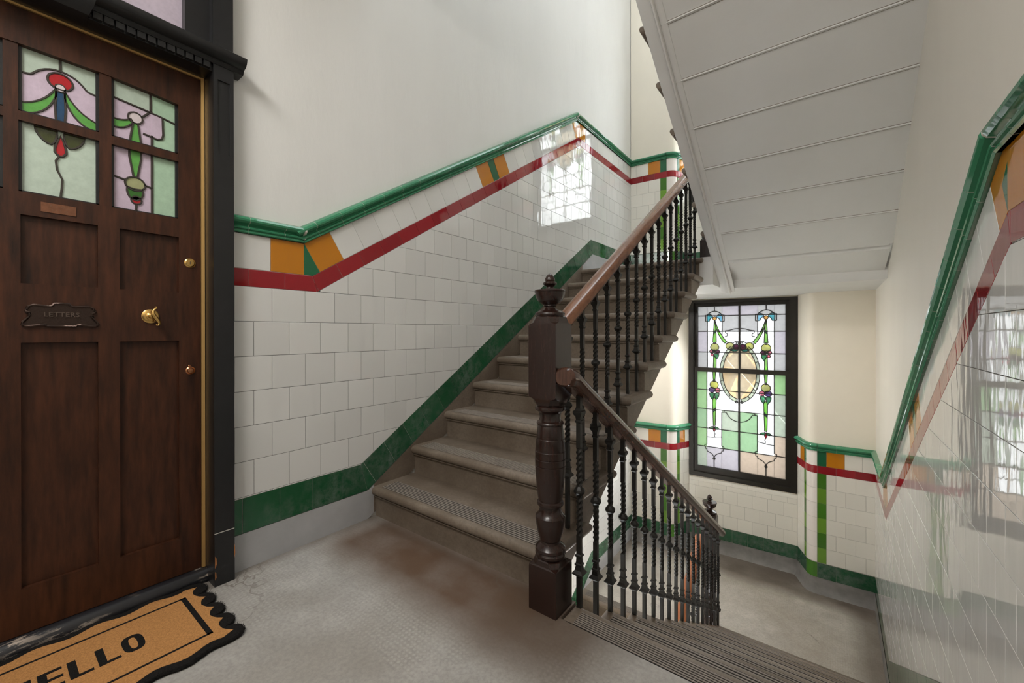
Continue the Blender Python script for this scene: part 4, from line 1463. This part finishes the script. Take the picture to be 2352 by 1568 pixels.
# base fields (right light, z bands), mirrored to the other side
R0, R1 = -0.329, -0.5265
a_ = arch
for f in (lambda p: p, dm):
    dpane(f([(R0, 1.490), (-0.4085, 1.490), (-0.4085, a_(-.4085)), (R0, a_(R0))]), 'mint')
    dpane(f([(-0.4085, 1.490), (R1, 1.490), (R1, 1.905), (-0.4085, 1.895)]), 'lilac')
    dpane(f([(-0.4085, 1.895), (R1, 1.905), (R1, a_(R1)), (-0.4085, a_(-.4085))]), 'pale')
    dcame(f([(-0.4085, 1.490), (-0.4085, 1.80)])); dcame(f([(-0.412, 1.895), (-0.412, 1.96)]))
    dcame(f([(R0, 1.873), (-0.38, 1.884), (-0.43, 1.892), (R1, 1.905)]))
    # stepped lilac corner with its green ring
    sq_ = [(-0.4085, 1.884), (-0.376, 1.882), (-0.374, 1.815), (-0.378, 1.799), (-0.392, 1.792), (-0.4085, 1.795)]
    dpane(f(sq_), 'lilac', 1); dcame(f(sq_[1:] + [(-0.435, 1.80)]))
    dcame(f([(-0.418, 1.885), (-0.440, 1.858)]))
    d = circ((-0.4575, 1.850), 0.021, 14); dpane(f(d), 'white', 2); dcame(f(d), .008, True)
    rib = bez((-0.4700, 1.842), (-0.495, 1.822), (R1, 1.828), 6) + [(R1, 1.797)] + bez((R1, 1.797), (-0.485, 1.79), (-0.4640, 1.832), 6)[1:]
    dpane(f(rib), 'ribbon', 1); dcame(f(rib), .008, True)
    rb2 = [(-0.464, 1.830), (-0.450, 1.830), (-0.441, 1.755), (-0.441, 1.70), (-0.452, 1.625), (-0.463, 1.625), (-0.475, 1.70), (-0.474, 1.755)]
    dpane(f(rb2), 'ribbon', 1); dcame(f(rb2), .008, True)
    o1 = circ((-0.4585, 1.598), 0.029, 16, 1.0, .9)
    dpane(f(o1), 'olive', 1); dcame(f(o1), .008, True)
    o2 = bez((-0.482, 1.585), (-0.46, 1.574), (-0.437, 1.582), 4) + bez((-0.437, 1.582), (-0.43, 1.55), (-0.455, 1.535), 5)[1:] + bez((-0.455, 1.535), (-0.485, 1.54), (-0.482, 1.585), 5)[1:-1]
    dpane(f(o2), 'leaf', 2); dcame(f(o2), .008, True)
    o3 = circ((-0.455, 1.537), 0.015, 12); dpane(f(o3), 'red', 2); dcame(f(o3), .008, True)
    dcame(f([(-0.455, 1.522), (-0.457, 1.490)])); dcame(f([(-0.432, 1.602), (-0.4085, 1.595)])); dcame(f([(-0.487, 1.607), (R1, 1.615)]))
# middle light
ML, MR = -0.7475, -0.5585
dpane([(MR, 1.490), (ML, 1.490), (ML, a_(ML)), (YC, a_(YC)), (MR, a_(MR))], 'pale')
top = bez((MR, 1.886), (-0.585, 1.885), (-0.590, 1.893), 3) + bez((-0.590, 1.893), (-0.615, 1.930), (YC, 1.930), 6)[1:]
topf = top + [(2 * YC - y, z) for y, z in reversed(top[:-1])]
dpane([(MR, 1.737)] + topf + [(ML, 1.737)], 'lilac', 1)
dcame(topf); dcame([(YC, 1.93), (YC, a_(YC))])
rr = circ((YC, 1.894), 0.030, 18, 1, .92); dpane(rr, 'red', 2); dcame(rr, .009, True)
wd = circ((YC, 1.872), 0.0125, 12, 1, 1.05)
mb = MB(); mb.prism(wd, dW, .0045, .006); dobj('pane', mb, D['white'], glazing, smooth=False); dcame(wd, .006, True)
for f in (lambda p: p, dm):
    rib = bez((-0.6425, 1.868), (-0.615, 1.80), (MR, 1.785), 8) + [(MR, 1.755)] + bez((MR, 1.755), (-0.62, 1.755), (-0.6425, 1.840), 8)[1:]
    dpane(f(rib), 'ribbon', 2); dcame(f(rib), .008, True)
    mo = bez((-0.646, 1.722), (-0.646, 1.685), (-0.632, 1.672), 3) + bez((-0.632, 1.672), (-0.605, 1.675), (-0.592, 1.722), 5)[1:]
    dpane(f(mo), 'moss', 1); dcame(f(mo), .008, True)
bl = [(-0.663, 1.858), (-0.643, 1.858), (-0.6405, 1.80), (-0.643, 1.752), (-0.663, 1.752), (-0.6655, 1.80)]
dpane(bl, 'blue', 2); dcame(bl, .009, True)
tr_ = bez((YC, 1.708), (-0.637, 1.665), (-0.640, 1.650), 3) + bez((-0.640, 1.650), (YC, 1.625), (-0.666, 1.650), 5)[1:] + bez((-0.666, 1.650), (-0.669, 1.665), (YC, 1.708), 3)[1:-1]
dpane(tr_, 'red', 2); dcame(tr_, .009, True)
dcame([(YC - .003, 1.637), (YC - .011, 1.62), (YC - .008, 1.59), (YC + .004, 1.56), (YC + .003, 1.53), (YC - .001, 1.490)], .007)
dobj('lead', dlead, M['leadbrown'], glazing, angle=40)
# nameplate
mb = MB(); mb.box((XD, -0.700, 1.4345), (XD + .0025, -0.618, 1.4665)); npl = dobj('nameplate', mb, M['copper_plate'], door)
npl['label'] = 'small worn copper nameplate'


def text_mesh(name, txt, size, mat, par, origin, sub_off, ext=0.0006, bold=0.0, spacing=1.0):
    cu = bpy.data.curves.new(name, 'FONT'); cu.body = txt; cu.size = size; cu.extrude = ext; cu.align_x = 'CENTER'; cu.align_y = 'CENTER'; cu.offset = bold; cu.space_character = spacing
    cu.resolution_u = 3
    tmp = bpy.data.objects.new('tmp', cu); COL.objects.link(tmp)
    dg = bpy.context.evaluated_depsgraph_get(); dg.update()
    me = bpy.data.meshes.new_from_object(tmp.evaluated_get(dg)); bpy.data.objects.remove(tmp)
    me.name = name; me.materials.clear(); me.materials.append(mat)
    o = put(name, me, par)
    m = origin.copy(); m.translation = m.translation - sub_off
    o.matrix_local = m
    return o


RWALL = Matrix(((0, 0, 1), (1, 0, 0), (0, 1, 0))).to_4x4()      # text on a +x face: x -> +y, y -> +z


def onface(x, y, z): m = RWALL.copy(); m.translation = Vector((x, y, z)); return m


text_mesh('engraved_text', 'R  E  ACS', 0.0115, M['plate_letters'], npl, onface(XD + .0026, YC - .004, 1.4575), doff, 0.0003)
text_mesh('engraved_text', 'S  I  L  O', 0.0105, M['plate_letters'], npl, onface(XD + .0026, YC - .004, 1.4435), doff, 0.0003)
# letter plate with scrolled rim
lp = []


def lpl(y, z): return (YC + y, 1.090 + z)


half = [(0.0, 0.040), (0.018, 0.039), (0.021, 0.033), (0.026, 0.030), (0.045, 0.031), (0.064, 0.033), (0.074, 0.028), (0.080, 0.018), (0.081, 0.011), (0.074, 0.008), (0.072, 0.001), (0.078, -0.012), (0.087, -0.024), (0.089, -0.031), (0.083, -0.037), (0.070, -0.037), (0.050, -0.033), (0.036, -0.033), (0.034, -0.037), (0.0, -0.037)]
outline = half + [(-y, z) for y, z in reversed(half[1:-1])]
outl = [lpl(y, z) for y, z in outline]
mb = MB(); mb.loft([[(XD, y, z) for y, z in outl], [(XD + .004, y, z) for y, z in outl]])
plate = dobj('letter_plate', mb, M['bronze'], door, angle=20); plate['label'] = 'dark bronze letter plate with scrolled rim'
mb = MB(); ring = [(XD + .005, y, z) for y, z in outl]; ring.append(ring[0])
mb.tube(ring, 0.0042, 6); dobj('scrolled_rim', mb, M['bronze'], plate, angle=50)
mb = MB(); mb.box((XD + .0035, YC - .053, 1.0805), (XD + .0055, YC + .053, 1.1035)); dobj('flap', mb, M['bronze'], plate)
text_mesh('raised_text', 'LETTERS', 0.0215, M['bronze_letters'], plate, onface(XD + .0062, YC, 1.092), doff, 0.0026, 0.0003, 1.06)


def disc(nm, y, z, prof, mt, n=28, par=None):
    mb = MB()
    mb.loft([[(XD + h, y + r * math.cos(2 * PI * i / n), z + r * math.sin(2 * PI * i / n)) for i in range(n)] for r, h in prof])
    return dobj(nm, mb, M[mt], par or door, angle=35)


kr = disc('door_handle', -0.419, 1.094, [(.027, 0), (.027, .003), (.024, .005), (.015, .006), (.014, .009), (.009, .012), (.008, .026), (.006, .028)], 'brass'); kr['label'] = 'brass door knob with scrolled grip'
# scrolled lever grip
mb = MB()
pts = [(-0.4125, 1.128), (-0.4085, 1.1295), (-0.406, 1.126), (-0.4085, 1.1225), (-0.4135, 1.119), (-0.417, 1.112), (-0.4165, 1.101), (-0.4115, 1.091), (-0.405, 1.081), (-0.3995, 1.072), (-0.398, 1.064), (-0.401, 1.059), (-0.406, 1.059), (-0.407, 1.0635)]
rads = [.0025, .003, .003, .0032, .0042, .0055, .0068, .0075, .007, .0058, .004, .003, .003, .0025]
mb.tube([(XD + .031, y, z) for y, z in pts], rads, 8, flat=(1, 0, 0)); dobj('grip', mb, M['brass'], kr, angle=60)
yl_ = disc('cylinder_lock', -0.2935, 1.316, [(.0195, 0), (.0195, .002), (.017, .005), (.0135, .006), (.0130, .0045), (.0130, .0075), (.001, .0078)], 'brass'); yl_['label'] = 'round brass cylinder lock'
mb = MB(); mb.box((XD + .0077, -0.2945, 1.310), (XD + .0084, -0.2925, 1.322)); dobj('keyway', mb, M['lead'], yl_)
kh = disc('keyhole_cover', -0.2925, 0.8755, [(.016, 0), (.016, .002), (.012, .005), (.011, .004), (.0095, .0075), (.001, .0085)], 'copper'); kh['label'] = 'copper keyhole cover'
disc('pivot', -0.2955, 0.894, [(.005, 0), (.005, .004), (.003, .006), (.001, .006)], 'copper', 12, kh)

# ---- door surround ---------------------------------------------------
XF = 0.05
jmb = MB()
for y0, y1 in ((-0.242, DY1), (DY0, -1.064)):
    jmb.box((-0.30, y0, 0.0), (XF - .006 if True else XF, y1, DTOP))
surround = jmb.obj('trim_1', M['blackpaint'], angle=20)
tag(surround, 'black painted door surround with dentil cornice and transom light', 'door surround', kind='structure')
for (ya, yb, dz) in ((-0.242, DY1, 1), (DY0, -1.064, -1)):
    # sunk panel face on the upright: frame pieces proud of the jamb
    mb = MB()
    mb.box((XF - .008, ya, 0.2165), (XF, yb, 1.762)); mb.box((XF - .008, ya, 1.762), (XF, ya + .0145, 2.060)); mb.box((XF - .008, yb - .0145, 1.762), (XF, yb, 2.060)); mb.box((XF - .008, ya, 2.060), (XF, yb, 2.14)); mb.box((XF - .008, ya, 2.18), (XF - .004, yb, DTOP))
    mb.obj('upright', M['blackpaint'], surround, angle=20)
    mb = MB(); mb.box((XF - .008, ya, 0.0), (XF, yb, 0.213)); mb.obj('plinth_block', M['blackpaint'], surround, angle=20)
    mb = MB(); mb.box((XF - .008, ya + .001, 0.2128), (XF - .0003, yb - .001, 0.2168)); mb.obj('plinth_joint', M['grout_light'], surround)
# paint chips on the upright's foot
mb = MB()
for (y, z, w, h) in ((-0.2405, 0.10, .006, .05), (-0.2405, 0.045, .005, .035), (-0.172, 0.12, .004, .06)):
    mb.add([(XF + .0004, y, z - h / 2), (XF + .0004, y + w, z - h * .2), (XF + .0004, y + w * .8, z + h * .3), (XF + .0004, y, z + h / 2)], [(0, 1, 2, 3)])
mb.obj('bare_patch', M['barewood'], surround, recalc=False)
mb = MB(); mb.box((-0.11, -1.064, 2.092), (0.035, -0.242, 2.14)); mb.obj('transom_rail', M['blackpaint'], surround, angle=20)
mb = MB()
prof = [(-0.02, 2.118), (0.052, 2.118), (0.060, 2.128), (0.060, 2.134), (0.082, 2.140), (0.092, 2.150), (0.096, 2.160), (0.098, 2.168), (0.090, 2.174), (-0.02, 2.178)]
mb.prism(prof, lambda p, q, t: (p, t, q), DY0 - .035, DY1 + .035)
mb.obj('cornice', M['blackpaint'], surround, angle=30)
for i in range(28):
    y = -0.252 - i * 0.0285
    mb = MB(); mb.box((0.03, y - .023, 2.0955), (0.049, y, 2.119)); mb.obj('dentil', M['blackpaint'], surround)
# carved console in the middle of the cornice
mb = MB(); mb.loft([[(0.03, -0.655 - w, z), (x, -0.655 - w, z), (x, -0.655 + w, z), (0.03, -0.655 + w, z)] for x, w, z in ((.062, .055, 2.088), (.090, .064, 2.11), (.106, .070, 2.14), (.106, .072, 2.20), (.100, .075, 2.30))]); mb.obj('console', M['blackpaint'], surround, angle=30)
mb = MB()
for a in ((-0.242, -0.324), (-0.982, -1.064)): mb.box((-0.06, a[1], 2.178), (0.005, a[0], DTOP))
mb.box((-0.06, -0.982, 2.178), (0.005, -0.324, 2.20)); mb.box((-0.06, -1.064, DTOP - .06), (0.03, -0.242, DTOP))
mb.obj('transom_frame', M['blackpaint'], surround, angle=20)
mb = MB(); mb.box((-0.040, -0.99, 2.19), (-0.034, -0.316, DTOP - .05)); mb.obj('pane', D['transom'], surround)
# brass weather strip round the door and the dark stop behind it
mb = MB()
mb.box((XD - .02, -0.2545, ZB), (XD + .008, -0.2435, 2.094)); mb.box((XD - .02, -1.062, ZB), (XD + .006, -1.0525, 2.094)); mb.box((XD - .02, -1.062, 2.0855), (XD + .006, -0.2445, 2.0945))
mb.obj('weather_strip', M['brass_strip'], surround, angle=20)
mb = MB(); mb.box((-0.30, -1.10, -0.01), (-0.13, -0.2, DTOP)); mb.obj('backing', M['blackpaint'], surround)
# timber threshold, rounded and chipped
mb = MB()
prof = [(-0.13, 0.0), (-0.026, 0.0), (-0.0225, 0.010), (-0.027, 0.026), (-0.038, 0.041), (-0.050, 0.049), (-0.13, 0.051)]
mb.prism(prof, lambda p, q, t: (p, t, q), -1.064, -0.242)
m_, nt, b = new_mat('chipped_threshold_paint')
n = noise(nt, pos(nt, (3, 0.5, 3)), 18, 8, 0.7); n2 = noise(nt, pos(nt, (1, 0.4, 1)), 7, 3)
f = mixc(nt, 1.0, ramp(nt, n, [(0.51, 0.0), (0.55, 1.0)]), ramp(nt, n2, [(0.44, 0.0), (0.52, 1.0)]), 'MULTIPLY')
link(nt, mixc(nt, f, (0.012, 0.012, 0.015), (0.40, 0.33, 0.27)), b.inputs['Base Color']); b.inputs['Roughness'].default_value = 0.33
mb.obj('threshold', m_, surround, angle=40)

# ================================================================== DOORMAT
mat_o = empty('doormat', (0.21, -0.645, 0.0)); moff = Vector(mat_o.location)
tag(mat_o, 'scalloped tan coir doormat reading HELLO with black edge on the floor at the door', 'doormat')


def mobj(nm, mb, mt, par=mat_o, **kw):
    mb.v = [tuple(Vector(v) - moff) for v in mb.v]
    return mb.obj(nm, mt, par, **kw)


# outline: wavy long sides, five scalloped lobes at each end; the tan field runs out into a point inside each lobe
CUSP = (-0.191, -0.095, 0.0, 0.093, 0.188)


def mat_outline(grow):
    hw, end, wav, n = 0.208 + grow, 0.338, 0.009, 40
    P = []
    for i in range(2, n - 1):
        t = -end + 2 * end * i / n
        P.append((-hw + wav * math.cos(t * 2 * PI / 0.142), t))
    tip = []
    mids = [-hw + .002] + [(CUSP[j] + CUSP[j + 1]) / 2 + 0.010 for j in range(4)] + [hw - .002]
    for j in range(5):
        for i in range(0 if j == 0 else 1, 11):
            t = i / 10
            tip.append((mids[j] + (mids[j + 1] - mids[j]) * (t + .05 * math.sin(2 * PI * t) * -1), end - .012 + grow * .6 + 0.040 * math.sin(PI * t) ** .6 if 0 < i < 10 else end - .014 + grow * .6))
    P += tip
    return P + [(-x, -y) for x, y in P]


def mat_field():
    hw, end, wav, n = 0.204, 0.352, 0.010, 40
    side = [(-hw + wav * math.cos((-end + 2 * end * i / n) * 2 * PI / 0.142), -end + 2 * end * i / n) for i in range(2, n - 1)]
    tip = []
    for j, c in enumerate(CUSP):
        tip.append((c, end))
        if j < 4:
            for q in range(1, 6):
                t = q / 6; tip.append((c + (CUSP[j + 1] - c) * (t - .05 * math.sin(PI * t)), end - .024 * math.sin(PI * t) ** .7))
    P = side + tip
    return P + [(-x, -y) for x, y in P]


MX, MY = 0.210, -0.645
o0 = [(MX + x, MY + y) for x, y in mat_outline(0.023)]
o1 = [(MX + x, MY + y) for x, y in mat_outline(0.027)]
i0 = [(MX + x, MY + y) for x, y in mat_field()]
rng = random.Random(3)


def jit(P, a): return [(x + rng.uniform(-a, a), y + rng.uniform(-a, a)) for x, y in P]


mb = MB()
oj = jit(o1, .0026)
mb.loft([[(x, y, 0.001) for x, y in o0], [(x, y, 0.008) for x, y in oj], [(x, y, 0.0145) for x, y in o0]])
mobj('black_border', mb, M['coirblack'], angle=50)
mb = MB()                    # loose bristles round the trimmed edge
for k in range(len(o1)):
    (ax, ay), (bx_, by_) = o1[k - 1], o1[k]
    ln = math.hypot(bx_ - ax, by_ - ay)
    nx, ny = (by_ - ay) / (ln or 1), -(bx_ - ax) / (ln or 1)
    for _ in range(int(ln / 0.0007) + 1):
        t = rng.random(); h = rng.uniform(0.004, 0.016); q = rng.uniform(-0.022, 0.002)
        cx_, cy_ = ax + (bx_ - ax) * t - nx * q * -1 * 0, ay + (by_ - ay) * t
        cx_ += (MX - cx_) * 0; inx, iny = (-nx, -ny)
        sx_, sy_ = cx_ + nx * 0 , cy_ + ny * 0
        d = Vector((rng.gauss(0, 1), rng.gauss(0, 1), rng.uniform(0.2, 1.6))).normalized() * rng.uniform(0.004, 0.009)
        p0 = Vector((sx_, sy_, h)); w_ = Vector((rng.gauss(0, 1), rng.gauss(0, 1), 0)).normalized() * 0.0007
        mb.add([p0 - w_, p0 + w_, p0 + d], [(0, 1, 2)])
o_ = mobj('bristle', mb, M['coirblack'], recalc=False, smooth=False); o_['kind'] = 'stuff'
mb = MB(); mb.loft([[(x, y, 0.012) for x, y in i0], [(x, y, 0.0152) for x, y in jit(i0, .001)]])
mobj('coir_field', mb, M['coir'], angle=30)
mb = MB()


def bar(x0, y0, x1, y1): mb.box((min(x0, x1), min(y0, y1), 0.0148), (max(x0, x1), max(y0, y1), 0.0157))


bx0, bx1, by0, by1 = 0.060, 0.362, -0.949, -0.341
bar(bx0, by0, bx0 + .009, by1); bar(bx1 - .009, by0, bx1, by1); bar(bx0, by1 - .016, bx1, by1); bar(bx0, by0, bx1, by0 + .016)
mobj('printed_frame', mb, M['coirblack'])
# slab lettering printed on the coir; letters read with their heads towards the door
XT, XB_ = 0.160, 0.258


def letter(ch, yc, w=0.050):
    mb = MB(); y0, y1 = yc - w / 2, yc + w / 2; t = 0.019; th = 0.013

    def r(xa, ya, xb, yb): mb.box((min(xa, xb), min(ya, yb), 0.0148), (max(xa, xb), max(ya, yb), 0.0158))
    if ch == 'H':
        r(XT, y0, XB_, y0 + t); r(XT, y1 - t, XB_, y1); r((XT + XB_) / 2 - th / 2, y0 + t, (XT + XB_) / 2 + th / 2, y1 - t)
    elif ch == 'E':
        r(XT, y0, XB_, y0 + t)
        for x in (XT, (XT + XB_) / 2 - th / 2, XB_ - th): r(x, y0 + t, x + th, y1)
    elif ch == 'L':
        r(XT, y0, XB_, y0 + t); r(XB_ - th, y0 + t, XB_, y1)
    else:
        n = 24; cx, cy = (XT + XB_) / 2, yc; ax, ay = (XB_ - XT) / 2, w / 2 + .002
        o = [(cx + ax * math.copysign(abs(math.cos(2 * PI * i / n)) ** .7, math.cos(2 * PI * i / n)), cy + ay * math.copysign(abs(math.sin(2 * PI * i / n)) ** .7, math.sin(2 * PI * i / n))) for i in range(n)]
        q = [(cx + (x - cx) * .70, cy + (y - cy) * .36) for x, y in o]
        lo = [(x, y, .0148) for x, y in o]; hi = [(x, y, .0158) for x, y in o]; qi = [(x, y, .0158) for x, y in q]; ql = [(x, y, .0148) for x, y in q]
        mb.loft([lo, hi, qi, ql, lo], caps=False)
    mobj('letter', mb, M['coirblack'])


for ch, yc in zip('HELLO', (-0.762, -0.7005, -0.640, -0.579, -0.5185)): letter(ch, yc)
